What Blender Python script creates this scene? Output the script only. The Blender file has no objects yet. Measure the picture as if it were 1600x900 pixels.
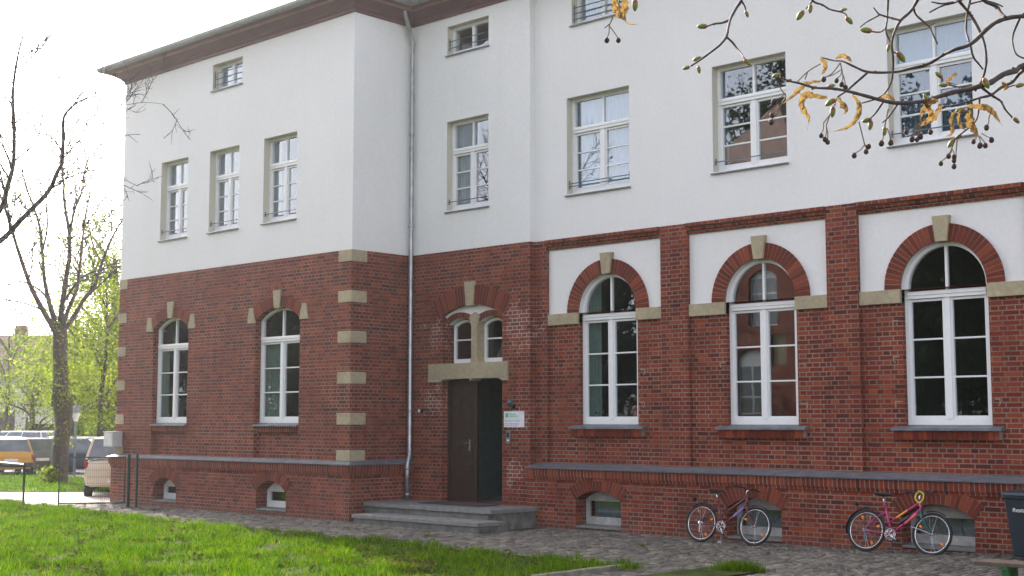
import bpy, bmesh, math, random
import numpy as np
from mathutils import Vector, Matrix
R = math.radians
rnd = random.Random(7)
C = bpy.context.scene.collection
scn = bpy.context.scene

# ---------------- camera ----------------
CH = 2.056; YAW = .7548; PITCH = .0988; FPX = 2101.1
cam = bpy.data.cameras.new('camera'); camo = bpy.data.objects.new('camera', cam); C.objects.link(camo)
camo.location = (0, 0, CH); camo.rotation_euler = (math.pi/2 + PITCH, 0, YAW)
cam.sensor_width = 36; cam.lens = FPX/1600*36; cam.clip_start = .05; cam.clip_end = 3000
scn.camera = camo
# ---------------- sky, sun, exposure ----------------
SUN_AZ = math.atan2(-.956, .292); SUN_EL = R(31)
w = bpy.data.worlds.new('World'); scn.world = w; w.use_nodes = True
nt = w.node_tree; bg = nt.nodes['Background']
sky = nt.nodes.new('ShaderNodeTexSky'); sky.sky_type = 'NISHITA'; sky.sun_disc = False
sky.sun_elevation = SUN_EL; sky.sun_rotation = SUN_AZ
sky.air_density = 1.0; sky.dust_density = 3.5; sky.ozone_density = 1.0
# a thin milky spring sky: the clear-sky blue is partly washed out
bw_ = nt.nodes.new('ShaderNodeRGBToBW'); nt.links.new(sky.outputs[0], bw_.inputs[0])
mk = nt.nodes.new('ShaderNodeMix'); mk.data_type = 'RGBA'; mk.inputs[0].default_value = .66
nt.links.new(sky.outputs[0], mk.inputs[6]); nt.links.new(bw_.outputs[0], mk.inputs[7])
tn_ = nt.nodes.new('ShaderNodeMix'); tn_.data_type = 'RGBA'; tn_.blend_type = 'MULTIPLY'; tn_.inputs[0].default_value = 1; tn_.inputs[7].default_value = (1.03, .98, 1.01, 1)
nt.links.new(mk.outputs[2], tn_.inputs[6]); nt.links.new(tn_.outputs[2], bg.inputs[0]); bg.inputs[1].default_value = .15
sl = bpy.data.lights.new('sun', 'SUN'); so = bpy.data.objects.new('sun', sl); C.objects.link(so)
sl.energy = 2.8; sl.angle = R(.5); sl.color = (1, .94, .84)
sd = Vector((math.sin(SUN_AZ)*math.cos(SUN_EL), math.cos(SUN_AZ)*math.cos(SUN_EL), math.sin(SUN_EL)))
so.rotation_euler = sd.to_track_quat('Z', 'Y').to_euler()
scn.view_settings.view_transform = 'Standard'; scn.view_settings.look = 'None'
scn.view_settings.exposure = 2.1; scn.view_settings.gamma = 1
scn.cycles.max_bounces = 8; scn.cycles.transparent_max_bounces = 16

# pixel ray of the measured camera (used to turn measurements into places in the world)
def ray(x, y):
    u = (x-800)/FPX; v = -(y-450)/FPX
    cp, sp = math.cos(PITCH), math.sin(PITCH); fw = cp-v*sp; up = sp+v*cp
    return Vector((u*math.cos(YAW)-fw*math.sin(YAW), u*math.sin(YAW)+fw*math.cos(YAW), up))
def at_d(x, y, d): return ray(x, y)*d + Vector((0, 0, CH))
def sstep(a, b, x):
    t = min(1, max(0, (x-a)/(b-a))); return t*t*(3-2*t)
def gh(x): return .09*sstep(-12, -8.5, x)

# ---------------- materials ----------------
def newmat(name):
    m = bpy.data.materials.new(name); m.use_nodes = True
    return m, m.node_tree, m.node_tree.nodes, m.node_tree.links, m.node_tree.nodes['Principled BSDF']
def noise(N, L, vec, scale, detail=4, rough=.6):
    n = N.new('ShaderNodeTexNoise'); n.inputs['Scale'].default_value = scale
    n.inputs['Detail'].default_value = detail; n.inputs['Roughness'].default_value = rough
    if vec: L.new(vec, n.inputs['Vector'])
    return n.outputs['Fac']
def ramp(N, L, fac, stops):
    r = N.new('ShaderNodeValToRGB'); e = r.color_ramp.elements
    while len(e) < len(stops): e.new(.5)
    for i, (p, c) in enumerate(stops):
        e[i].position = p; e[i].color = (*c, 1) if len(c) == 3 else c
    L.new(fac, r.inputs[0]); return r.outputs[0]
def mixc(N, L, fac, a, b, mode='MIX'):
    m = N.new('ShaderNodeMix'); m.data_type = 'RGBA'; m.blend_type = mode
    for s, v in ((m.inputs[0], fac), (m.inputs[6], a), (m.inputs[7], b)):
        if hasattr(v, 'is_linked'): L.new(v, s)
        elif isinstance(v, (int, float)): s.default_value = v
        else: s.default_value = (*v, 1)
    return m.outputs[2]
def math_(N, L, op, a, b=0., c=None):
    m = N.new('ShaderNodeMath'); m.operation = op
    for i, v in enumerate((a, b, c)):
        if v is None: continue
        if hasattr(v, 'is_linked'): L.new(v, m.inputs[i])
        else: m.inputs[i].default_value = v
    return m.outputs[0]
def bump(N, L, h, bsdf, dist=.005, strength=.6, prev=None):
    b = N.new('ShaderNodeBump'); b.inputs['Distance'].default_value = dist; b.inputs['Strength'].default_value = strength
    L.new(h, b.inputs['Height'])
    if prev: L.new(prev, b.inputs['Normal'])
    L.new(b.outputs[0], bsdf.inputs['Normal']); return b.outputs[0]
def pos(N):
    return N.new('ShaderNodeNewGeometry').outputs['Position']
def mat(name, col, rough=.7, metal=0, var=.15, vs=6, bumpd=0, bs=40, spec=.5, coat=0):
    m, nt, N, L, B = newmat(name)
    P = N.new('ShaderNodeTexCoord').outputs['Object']
    n = noise(N, L, P, vs)
    c = ramp(N, L, n, [(.3, tuple(x*(1-var) for x in col)), (.7, tuple(min(1, x*(1+var)) for x in col))])
    L.new(c, B.inputs['Base Color']); B.inputs['Roughness'].default_value = rough; B.inputs['Metallic'].default_value = metal
    B.inputs['Specular IOR Level'].default_value = spec; B.inputs['Coat Weight'].default_value = coat
    if bumpd: bump(N, L, noise(N, L, P, bs, 5), B, bumpd)
    return m

BR = [(0, (.085, .020, .014)), (.12, (.140, .025, .014)), (.6, (.205, .034, .0165)), (1, (.285, .062, .025))]
def brick_mat(name, bw=.26, rh=.078, mort=.0095, z0=0., squash=.5, mortar=(.225, .165, .128), offset=.5, patches=True, dark=1.):
    m, nt, N, L, B = newmat(name)
    g = N.new('ShaderNodeNewGeometry'); P = g.outputs['Position']
    sp = N.new('ShaderNodeSeparateXYZ'); L.new(P, sp.inputs[0])
    sn = N.new('ShaderNodeSeparateXYZ'); L.new(g.outputs['Normal'], sn.inputs[0])
    side = math_(N, L, 'GREATER_THAN', math_(N, L, 'ABSOLUTE', sn.outputs[0]), .6)
    u = math_(N, L, 'ADD', math_(N, L, 'MULTIPLY', sp.outputs[1], side), math_(N, L, 'MULTIPLY', sp.outputs[0], math_(N, L, 'SUBTRACT', 1., side)))
    wob = noise(N, L, P, 3, 2)
    zz = math_(N, L, 'ADD', sp.outputs[2], math_(N, L, 'MULTIPLY', math_(N, L, 'SUBTRACT', wob, .5), .008))
    zz = math_(N, L, 'SUBTRACT', zz, z0)
    cb = N.new('ShaderNodeCombineXYZ'); L.new(u, cb.inputs[0]); L.new(zz, cb.inputs[1])
    b = N.new('ShaderNodeTexBrick'); L.new(cb.outputs[0], b.inputs['Vector'])
    b.inputs['Color1'].default_value = (0, 0, 0, 1); b.inputs['Color2'].default_value = (1, 1, 1, 1)
    b.inputs['Scale'].default_value = 1; b.inputs['Mortar Size'].default_value = mort; b.inputs['Mortar Smooth'].default_value = .25
    b.inputs['Brick Width'].default_value = bw; b.inputs['Row Height'].default_value = rh
    b.offset = offset; b.offset_frequency = 2; b.squash = squash; b.squash_frequency = 2
    c = ramp(N, L, b.outputs['Color'], [(p, tuple(x*dark for x in k)) for p, k in BR])
    st = noise(N, L, P, .8, 5, .65)
    c = mixc(N, L, 1., c, ramp(N, L, st, [(.3, (.78, .78, .84)), (.5, (.97, .97, .97)), (.72, (1.12, 1.08, 1.04))]), 'MULTIPLY')
    f = noise(N, L, P, 45, 4, .7)
    c = mixc(N, L, .8, c, ramp(N, L, f, [(.3, (.65, .65, .68)), (.7, (1.25, 1.25, 1.25))]), 'MULTIPLY')
    mn = noise(N, L, P, 1.3, 5, .7)
    mc = ramp(N, L, mn, [(.3, tuple(x*.50 for x in mortar)), (.52, mortar), (.72, tuple(min(.8, x*1.45) for x in mortar))])
    dz = math_(N, L, 'SUBTRACT', .62, math_(N, L, 'ADD', sp.outputs[2], math_(N, L, 'MULTIPLY', noise(N, L, P, 1.7, 5, .7), .75)))
    dk = N.new('ShaderNodeClamp'); L.new(math_(N, L, 'MULTIPLY', dz, 2.2), dk.inputs[0])
    dn = math_(N, L, 'MULTIPLY', dk.outputs[0], .62); c = mixc(N, L, dn, c, (.15, .095, .078)); mc = mixc(N, L, dn, mc, (.19, .155, .13))
    if patches:
        def patch(cx, cz, r, thr):
            d = N.new('ShaderNodeVectorMath'); d.operation = 'DISTANCE'
            cc = N.new('ShaderNodeCombineXYZ'); L.new(sp.outputs[0], cc.inputs[0]); L.new(sp.outputs[2], cc.inputs[2]); cc.inputs[1].default_value = 0
            L.new(cc.outputs[0], d.inputs[0]); d.inputs[1].default_value = (cx, 0, cz)
            k = math_(N, L, 'SUBTRACT', 1., math_(N, L, 'DIVIDE', d.outputs['Value'], r))
            k = math_(N, L, 'ADD', k, math_(N, L, 'MULTIPLY', math_(N, L, 'SUBTRACT', noise(N, L, P, 5, 4), .5), 2.2))
            cl = N.new('ShaderNodeClamp'); L.new(math_(N, L, 'MULTIPLY', math_(N, L, 'SUBTRACT', k, thr), 4.), cl.inputs[0]); return cl.outputs[0]
        t = None
        for a in ((-18.5, 4.0, .75, .35), (-20.95, 3.9, .7, .55), (-20.95, 2.5, .6, .45), (-18.45, 2.1, .6, .5), (-18.6, 1.0, .6, .55)):
            q = patch(*a); t = q if t is None else math_(N, L, 'MAXIMUM', t, q)
        mc = mixc(N, L, math_(N, L, 'MULTIPLY', t, .75), mc, (.50, .44, .40))
        ef = math_(N, L, 'MULTIPLY', t, math_(N, L, 'MULTIPLY', noise(N, L, P, 18, 3), .12))
        c = mixc(N, L, ef, c, (.55, .48, .44))
    col = mixc(N, L, b.outputs['Fac'], c, mc)
    L.new(col, B.inputs['Base Color']); B.inputs['Roughness'].default_value = .85; B.inputs['Specular IOR Level'].default_value = .25
    h = math_(N, L, 'ADD', math_(N, L, 'SUBTRACT', 1., b.outputs['Fac']), math_(N, L, 'MULTIPLY', f, .45))
    bump(N, L, h, B, .008, .8)
    return m
def single_brick(name, stops=BR, rough=.85, vs=40, spec=.25, vari=.8):
    m, nt, N, L, B = newmat(name)
    g = N.new('ShaderNodeNewGeometry'); P = g.outputs['Position']
    c = ramp(N, L, g.outputs['Random Per Island'], stops)
    f = noise(N, L, P, vs, 4, .7)
    c = mixc(N, L, vari, c, ramp(N, L, f, [(.3, (.65, .65, .68)), (.7, (1.25, 1.25, 1.25))]), 'MULTIPLY')
    c = mixc(N, L, .6, c, ramp(N, L, noise(N, L, P, 1.2, 4), [(.3, (.7, .7, .75)), (.7, (1.2, 1.2, 1.15))]), 'MULTIPLY')
    L.new(c, B.inputs['Base Color']); B.inputs['Roughness'].default_value = rough; B.inputs['Specular IOR Level'].default_value = spec
    bump(N, L, f, B, .006, .6)
    return m
def plaster(name, col):
    m, nt, N, L, B = newmat(name); P = pos(N)
    a = noise(N, L, P, .5, 6, .6); f = noise(N, L, P, 90, 3, .7)
    mp = N.new('ShaderNodeMapping'); mp.inputs['Scale'].default_value = (2.5, 2.5, .25); L.new(P, mp.inputs[0])
    s = noise(N, L, mp.outputs[0], 1.2, 5, .6)
    c = mixc(N, L, 1., ramp(N, L, a, [(.3, tuple(x*.955 for x in col)), (.7, col)]), ramp(N, L, s, [(.3, (.985, .985, .98)), (.6, (1, 1, 1))]), 'MULTIPLY')
    c = mixc(N, L, 1., c, ramp(N, L, f, [(.3, (.955, .955, .955)), (.7, (1.02, 1.02, 1.02))]), 'MULTIPLY')
    c = mixc(N, L, 1., c, ramp(N, L, noise(N, L, P, 16, 3, .7), [(.35, (.965, .965, .965)), (.65, (1.015, 1.015, 1.015))]), 'MULTIPLY')
    L.new(c, B.inputs['Base Color']); B.inputs['Roughness'].default_value = .93; B.inputs['Specular IOR Level'].default_value = .2
    bump(N, L, f, B, .010, .8)
    return m
def glass_mat(name, refl=1.8, tint=(.75, .82, .82)):
    m = bpy.data.materials.new(name); m.use_nodes = True; nt = m.node_tree; N = nt.nodes; L = nt.links; N.clear()
    o = N.new('ShaderNodeOutputMaterial'); mx = N.new('ShaderNodeMixShader'); t = N.new('ShaderNodeBsdfTransparent'); g = N.new('ShaderNodeBsdfGlossy')
    lw = N.new('ShaderNodeLayerWeight'); lw.inputs[0].default_value = .5; f0 = 2*((refl-1)/(refl+1))**2
    class fr: outputs = [math_(N, L, 'ADD', f0, math_(N, L, 'MULTIPLY', 1-f0, math_(N, L, 'POWER', lw.outputs['Facing'], 5.)))]
    t.inputs[0].default_value = (*tint, 1); g.inputs['Roughness'].default_value = .01; g.inputs[0].default_value = (.88, .95, 1, 1)
    b = N.new('ShaderNodeBump'); b.inputs['Distance'].default_value = .004; b.inputs['Strength'].default_value = .12
    n = N.new('ShaderNodeTexNoise'); n.inputs['Scale'].default_value = 1.6; L.new(N.new('ShaderNodeTexCoord').outputs['Object'], n.inputs[0]); L.new(n.outputs[0], b.inputs['Height'])
    L.new(b.outputs[0], g.inputs['Normal']); L.new(fr.outputs[0], mx.inputs[0]); L.new(t.outputs[0], mx.inputs[1]); L.new(g.outputs[0], mx.inputs[2]); L.new(mx.outputs[0], o.inputs[0])
    return m
def leaf_mat(name, stops, transl=.5, rough=.5, ns=.7):
    m = bpy.data.materials.new(name); m.use_nodes = True; nt = m.node_tree; N = nt.nodes; L = nt.links; N.clear()
    o = N.new('ShaderNodeOutputMaterial'); mx = N.new('ShaderNodeMixShader'); d = N.new('ShaderNodeBsdfPrincipled'); t = N.new('ShaderNodeBsdfTranslucent')
    g = N.new('ShaderNodeNewGeometry')
    c = ramp(N, L, g.outputs['Random Per Island'], stops)
    c = mixc(N, L, .8, c, ramp(N, L, noise(N, L, g.outputs['Position'], ns, 5, .65), [(.3, (.50, .56, .6)), (.5, (.95, .95, .95)), (.7, (1.4, 1.28, 1.0))]), 'MULTIPLY')
    L.new(c, d.inputs['Base Color']); d.inputs['Roughness'].default_value = .8; d.inputs['Specular IOR Level'].default_value = 0
    L.new(mixc(N, L, 1., c, (1.15, 1.25, .7), 'MULTIPLY'), t.inputs[0])
    mx.inputs[0].default_value = transl; L.new(d.outputs[0], mx.inputs[1]); L.new(t.outputs[0], mx.inputs[2]); L.new(mx.outputs[0], o.inputs[0])
    return m

M = {}
M['brick'] = brick_mat('brick wall')
M['soldier'] = brick_mat('standing brick course', bw=.083, rh=1.0, mort=.010, squash=1., offset=0., patches=False, z0=.2)
M['frieze'] = brick_mat('corbelled brick course', bw=.13, rh=.078, squash=1., z0=5.67, patches=False, dark=.95)
M['vous'] = single_brick('arch brick', [(0, (.11, .022, .013)), (.4, (.155, .027, .014)), (.75, (.195, .035, .0165)), (1, (.25, .054, .023))])
M['mortar'] = mat('lime mortar', (.20, .15, .115), .95, vs=12, var=.3, bumpd=.004)
M['plaster'] = plaster('white render', (.845, .835, .815))
M['reveal'] = plaster('cream render reveal', (.62, .585, .49))
M['sand'] = single_brick('sandstone', [(0, (.35, .29, .19)), (.5, (.43, .365, .24)), (1, (.50, .43, .285))], .9, 14, .25, .55)
M['zinc'] = mat('zinc flashing', (.17, .185, .205), .5, .35, var=.25, vs=5, bumpd=.002, bs=20)
M['pipe'] = mat('galvanised pipe', (.36, .38, .39), .38, .8, var=.25, vs=4)
M['white'] = mat('white window paint', (.80, .80, .79), .4, var=.03, vs=8)
M['steel'] = mat('blue grey steel bar', (.13, .18, .22), .45, .5)
M['glass'] = glass_mat('window glass')
M['glass2'] = glass_mat('upper window glass', 1.95, (.8, .87, .9))
M['oldwhite'] = mat('weathered white paint', (.42, .41, .38), .7, var=.25, vs=7)
M['glassback'] = mat('added grey board behind cellar glass', (.22, .24, .25), .8, var=.3, vs=3)
M['inner'] = mat('room wall', (.13, .145, .14), .9)
M['floorin'] = mat('room floor', (.08, .07, .05), .7)
M['curtain'] = mat('sheer curtain', (.36, .38, .40), .9, var=.05)
M['bright'] = mat('sheer curtain with painted sky tint', (.36, .41, .48), .9, var=.04)  # sky reflection of the panes is put into this pale blue
M['curtain2'] = mat('pale green curtain', (.22, .28, .24), .9, var=.1)
M['blind'] = mat('dark blue slatted curtain', (.10, .13, .19), .8, var=.2, vs=3)
M['wood'] = mat('dark stained oak', (.034, .017, .013), .55, var=.35, vs=9, bumpd=.002, bs=30)
M['granite'] = mat('granite step', (.18, .182, .17), .8, var=.22, vs=9, bumpd=.003, bs=60)
M['moss'] = mat('mossy rough concrete', (.13, .13, .11), .95, var=.55, vs=5, bumpd=.02, bs=14)
M['cornice'] = mat('brown painted cornice', (.095, .030, .030), .6, var=.2, vs=3)
M['cornice2'] = mat('light brown cornice moulding', (.22, .11, .075), .6, var=.2, vs=3)
M['roof'] = mat('grey roof covering', (.16, .15, .15), .8, var=.3, vs=4, bumpd=.02, bs=8)
M['gutter'] = mat('zinc gutter', (.20, .215, .20), .5, .4, var=.2)
M['green'] = mat('dark green powder coat', (.005, .035, .027), .65)
M['black'] = mat('black plastic', (.012, .012, .014), .5)
M['rubber'] = mat('tyre rubber', (.016, .016, .017), .8)
M['chrome'] = mat('bright metal', (.62, .62, .62), .25, .9)
M['orange'] = mat('orange reflector', (.80, .22, .01), .3)
M['lens'] = glass_mat('lamp glass', 1.5, (.9, .9, .9))
M['litter'] = mat('white paper', (.8, .8, .8), .8)
M['kerb'] = mat('old kerb stone', (.20, .18, .14), .9, var=.35, vs=7, bumpd=.01, bs=18)
M['road'] = mat('worn light concrete road', (.36, .33, .29), .9, var=.14, vs=.7, bumpd=.004, bs=25)
M['asphalt'] = mat('parking asphalt', (.16, .155, .15), .9, var=.3, vs=.5, bumpd=.004, bs=25)
M['soil'] = mat('lawn soil and thatch', (.045, .060, .018), 1., var=.5, vs=3, bumpd=.03, bs=9, spec=.03)
M['ground'] = mat('distant ground', (.10, .115, .055), .95, var=.4, vs=.06)
M['sett'] = single_brick('sett stone', [(0, (.10, .093, .078)), (.35, (.137, .126, .102)), (.7, (.168, .152, .12)), (1, (.24, .215, .172))], .85, 30, .25, .6)
M['bark'] = mat('tree bark', (.050, .040, .034), .95, var=.45, vs=9, bumpd=.03, bs=14)
M['twig'] = mat('twig bark', (.060, .040, .034), .75, var=.4, vs=60, bumpd=.0008, bs=300)
M['bud'] = mat('green bud', (.15, .185, .025), .5, var=.35, vs=90)
M['budred'] = mat('reddish bud scale', (.25, .075, .03), .5, var=.35, vs=90)
M['seed'] = mat('dry brown seed', (.055, .030, .022), .8, var=.4, vs=120)
M['stalk'] = mat('thin dry stalk', (.21, .145, .10), .8)
M['bract'] = leaf_mat('dry linden bract', [(0, (.17, .085, .040)), (.5, (.26, .150, .075)), (1, (.36, .26, .155))], .30, .8, 55)
M['grass'] = leaf_mat('grass blades', ns=1.1, stops= [(0, (.024, .066, .003)), (.4, (.060, .140, .004)), (.8, (.115, .200, .006)), (.95, (.18, .23, .015)), (1, (.20, .17, .06))], transl=.45, rough=.45)
M['dryleaf'] = leaf_mat('fallen dry leaves', [(0, (.06, .028, .013)), (.5, (.11, .062, .03)), (1, (.20, .145, .075))], .25, .8)
M['young'] = leaf_mat('young spring leaves', [(0, (.075, .115, .012)), (.5, (.14, .185, .02)), (1, (.25, .27, .045))], .55)
M['leafy'] = leaf_mat('mid green leaves', [(0, (.045, .072, .016)), (.5, (.075, .11, .025)), (1, (.13, .16, .04))], .45)
M['dark'] = leaf_mat('dark evergreen needles', [(0, (.012, .03, .012)), (.6, (.025, .05, .02)), (1, (.05, .08, .03))], .2)

# ---------------- mesh builder ----------------
class MB:
    def __init__(s): s.v = []; s.f = []; s.m = []
    def add(s, vs, fs, m=0):
        o = len(s.v); s.v += [tuple(v) for v in vs]; s.f += [tuple(i+o for i in f) for f in fs]; s.m += [m]*len(fs)
    def box(s, x0, x1, y0, y1, z0, z1, m=0):
        s.add([(x0,y0,z0),(x1,y0,z0),(x1,y1,z0),(x0,y1,z0),(x0,y0,z1),(x1,y0,z1),(x1,y1,z1),(x0,y1,z1)],
              [(0,3,2,1),(4,5,6,7),(0,1,5,4),(1,2,6,5),(2,3,7,6),(3,0,4,7)], m)
    def obox(s, c, dx, dy, dz, sx, sy, sz, m=0):
        c = Vector(c); vs = []
        for k in (-1, 1):
            for a, b in ((-1,-1),(1,-1),(1,1),(-1,1)): vs.append(c+dx*(a*sx/2)+dy*(b*sy/2)+dz*(k*sz/2))
        s.add(vs, [(0,3,2,1),(4,5,6,7),(0,1,5,4),(1,2,6,5),(2,3,7,6),(3,0,4,7)], m)
    def prism_y(s, pts, y0, y1, m=0):   # pts: CCW list of (x,z), convex
        n = len(pts); s.add([(x, y0, z) for x, z in pts]+[(x, y1, z) for x, z in pts],
            [tuple(range(n)), tuple(range(2*n-1, n-1, -1))]+[(i, i+n, (i+1) % n+n, (i+1) % n) for i in range(n)], m)
    def prism_x(s, pts, x0, x1, m=0):   # pts: (y,z)
        n = len(pts); s.add([(x0, y, z) for y, z in pts]+[(x1, y, z) for y, z in pts],
            [tuple(range(n-1, -1, -1)), tuple(range(n, 2*n))]+[(i, (i+1) % n, (i+1) % n+n, i+n) for i in range(n)], m)
    def prism_z(s, pts, z0, z1, m=0):
        n = len(pts); s.add([(x, y, z0) for x, y in pts]+[(x, y, z1) for x, y in pts],
            [tuple(range(n-1, -1, -1)), tuple(range(n, 2*n))]+[(i, (i+1) % n, (i+1) % n+n, i+n) for i in range(n)], m)
    def tube(s, path, rad, n=8, m=0, cap=True, closed=False):
        P = [Vector(p) for p in path]; k = len(P)
        if not hasattr(rad, '__len__'): rad = [rad]*k
        vs = []; up = None
        for i, p in enumerate(P):
            if closed: d = P[(i+1) % k]-P[i-1]
            else: d = P[min(i+1, k-1)]-P[max(i-1, 0)]
            if d.length < 1e-9: d = Vector((0, 0, 1))
            d.normalize()
            if up is None:
                a = Vector((0, 0, 1)) if abs(d.z) < .9 else Vector((1, 0, 0)); up = a.cross(d).normalized()
            else:
                up = up - d*up.dot(d)
                if up.length < 1e-6: up = Vector((1, 0, 0)).cross(d)
                up.normalize()
            sd_ = d.cross(up)
            for j in range(n):
                t = 2*math.pi*j/n; vs.append(p+(up*math.cos(t)+sd_*math.sin(t))*rad[i])
        fs = []
        for i in range(k if closed else k-1):
            for j in range(n):
                a = i*n+j; b = i*n+(j+1) % n; c2 = ((i+1) % k)*n+(j+1) % n; d2 = ((i+1) % k)*n+j
                fs.append((a, b, c2, d2))
        if cap and not closed: fs += [tuple(range(n-1, -1, -1)), tuple((k-1)*n+j for j in range(n))]
        s.add(vs, fs, m)
    def lathe(s, c, axis, prof, n=16, m=0):  # prof: (r, h)
        axis = Vector(axis).normalized(); a = Vector((0, 0, 1)) if abs(axis.z) < .9 else Vector((1, 0, 0))
        u = a.cross(axis).normalized(); v = axis.cross(u); c = Vector(c); vs = []
        for r, h in prof:
            for j in range(n):
                t = 2*math.pi*j/n; vs.append(c+axis*h+(u*math.cos(t)+v*math.sin(t))*r)
        fs = [(i*n+j, i*n+(j+1) % n, (i+1)*n+(j+1) % n, (i+1)*n+j) for i in range(len(prof)-1) for j in range(n)]
        fs += [tuple(range(n-1, -1, -1)), tuple((len(prof)-1)*n+j for j in range(n))]
        s.add(vs, fs, m)
    def blob(s, c, r, dx=None, st=1., m=0, n=8, k=6):
        dx = (dx or Vector((0, 0, 1))).normalized()
        s.lathe(c, dx, [(r*math.sin(math.pi*max(.02, min(.98, i/k))), -r*st*math.cos(math.pi*i/k)) for i in range(k+1)], n, m)
    def build(s, name, mats, parent=None, smooth=False, bevel=0, off=True):
        me = bpy.data.meshes.new(name)
        o0 = Vector((0, 0, 0))
        if parent is not None and off:
            p = parent
            while p: o0 += p.location; p = p.parent
        me.from_pydata([tuple(Vector(v)-o0) for v in s.v], [], s.f)
        if not isinstance(mats, (list, tuple)): mats = [mats]
        for x in mats: me.materials.append(x)
        if len(mats) > 1: me.polygons.foreach_set('material_index', s.m)
        if smooth: me.polygons.foreach_set('use_smooth', [True]*len(me.polygons))
        me.update(); o = bpy.data.objects.new(name, me); C.objects.link(o); o.parent = parent
        if bevel:
            b = o.modifiers.new('bevel', 'BEVEL'); b.width = bevel; b.segments = 2; b.limit_method = 'ANGLE'; b.angle_limit = R(40)
        return o
def plate(mb, outer, holes, y0, y1, m=0, axis='y'):
    cu = bpy.data.curves.new('tmp', 'CURVE'); cu.dimensions = '2D'; cu.fill_mode = 'BOTH'; cu.extrude = abs(y1-y0)/2
    for pts in [outer]+list(holes):
        sp = cu.splines.new('POLY'); sp.points.add(len(pts)-1); sp.use_cyclic_u = True
        for i, (x, z) in enumerate(pts): sp.points[i].co = (x, z, 0, 1)
    o = bpy.data.objects.new('tmp', cu); C.objects.link(o)
    dg = bpy.context.evaluated_depsgraph_get(); me = bpy.data.meshes.new_from_object(o.evaluated_get(dg))
    mid = (y0+y1)/2
    if axis == 'y': vs = [(v.co.x, mid-v.co.z, v.co.y) for v in me.vertices]
    else: vs = [(mid+v.co.z, v.co.x, v.co.y) for v in me.vertices]
    mb.add(vs, [tuple(p.vertices) for p in me.polygons], m)
    bpy.data.objects.remove(o); bpy.data.meshes.remove(me); bpy.data.curves.remove(cu)
def rect(x0, x1, z0, z1): return [(x0, z0), (x1, z0), (x1, z1), (x0, z1)]
def archpts(cx, hw, spring, rise, n=20, cz=None):
    Rr = (hw*hw+rise*rise)/(2*rise); c = spring+rise-Rr; a = math.atan2(spring-c, hw)
    return [(cx+Rr*math.cos(a+(math.pi-2*a)*i/n), c+Rr*math.sin(a+(math.pi-2*a)*i/n)) for i in range(n+1)]
def archoutline(cx, hw, z0, spring, rise, n=20): return [(cx-hw, z0), (cx+hw, z0)]+archpts(cx, hw, spring, rise, n)

def thing(name, label, cat, loc=(0, 0, 0), rz=0, group=None):
    o = bpy.data.objects.new(name, None); C.objects.link(o); o.location = loc; o.rotation_euler = (0, 0, rz)
    o.empty_display_size = .2
    o['label'] = label; o['category'] = cat
    if group: o['group'] = group
    return o
def tag(o, label, cat, group=None, kind=None):
    if label: o['label'] = label
    if cat: o['category'] = cat
    if group: o['group'] = group
    if kind: o['kind'] = kind
    return o
def struct(o): o['kind'] = 'structure'; return o
def dup(root, loc, rz, label=None, group=None):
    r = root.copy(); C.objects.link(r); r.location = loc; r.rotation_euler = (0, 0, rz)
    if label: r['label'] = label
    if group: r['group'] = group
    for ch in list(root.children):
        c = ch.copy(); C.objects.link(c); c.parent = r
        for g in ch.children:
            d = g.copy(); C.objects.link(d); d.parent = c
    return r

# =====================================================================
#                               BUILDING
# =====================================================================
YM, YR, YW = 20.0, 19.85, 18.175          # main wall, entrance wall, wing wall planes
XL, XC, XE, XR = -30.93, -21.72, -18.17, 1.6   # wing left edge, wing corner, entrance corner, right end
ZB, ZT = 5.67, 10.82
school = thing('school_building', 'long white rendered school building with red brick ground floor, stone quoins and arched windows', 'building', (XC, YW, 0))

def segs(hw, spring, rise): return spring+rise
# openings
up_wing = [(-29.14, -27.96), (-27.03, -25.84), (-24.88, -23.66)]
up_rec = [(-20.60, -19.35)]
up_main = [(-17.31, -15.73), (-13.81, -12.26), (-10.34, -8.88), (-6.9, -5.4), (-3.5, -2.0)]
top_wing = [(-26.99, -25.78)]; top_rec = [(-20.60, -19.35)]; top_main = [(-17.17, -15.8), (-13.7, -12.4), (-10.2, -8.95), (-6.8, -5.5)]
UZ = (6.54, 8.49); TZ = (9.97, 10.60)
aw = [(-28.53, .77), (-24.25, .80)]                         # wing arched windows: centre, half width
am = [-16.35, -12.91, -9.52, -6.09, -2.66]                  # main arched windows
# --- upper render walls
mb = MB(); plate(mb, rect(XL, XC, ZB, ZT), [rect(a, b, *UZ) for a, b in up_wing]+[rect(a, b, *TZ) for a, b in top_wing], YW, YW+.38)
plate(mb, rect(YW+.38, YR, ZB, ZT), [], XC-.38, XC, axis='x')
plate(mb, rect(XC-.38, XE, ZB, ZT), [rect(a, b, *UZ) for a, b in up_rec]+[rect(a, b, *TZ) for a, b in top_rec], YR, YR+.38)
plate(mb, rect(XE+.001, XR, ZB, ZT), [rect(a, b, *UZ) for a, b in up_main]+[rect(a, b, *TZ) for a, b in top_main], YM, YM+.38)
mb.box(XL, XL+.38, YW+.381, 33, ZB, ZT); mb.box(XR-.38, XR, YM+.381, 33, ZB, ZT); mb.box(XL, XR, 33.001, 33.4, 0, ZT)
mb.build('rendered_wall', M['plaster'], school)
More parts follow.
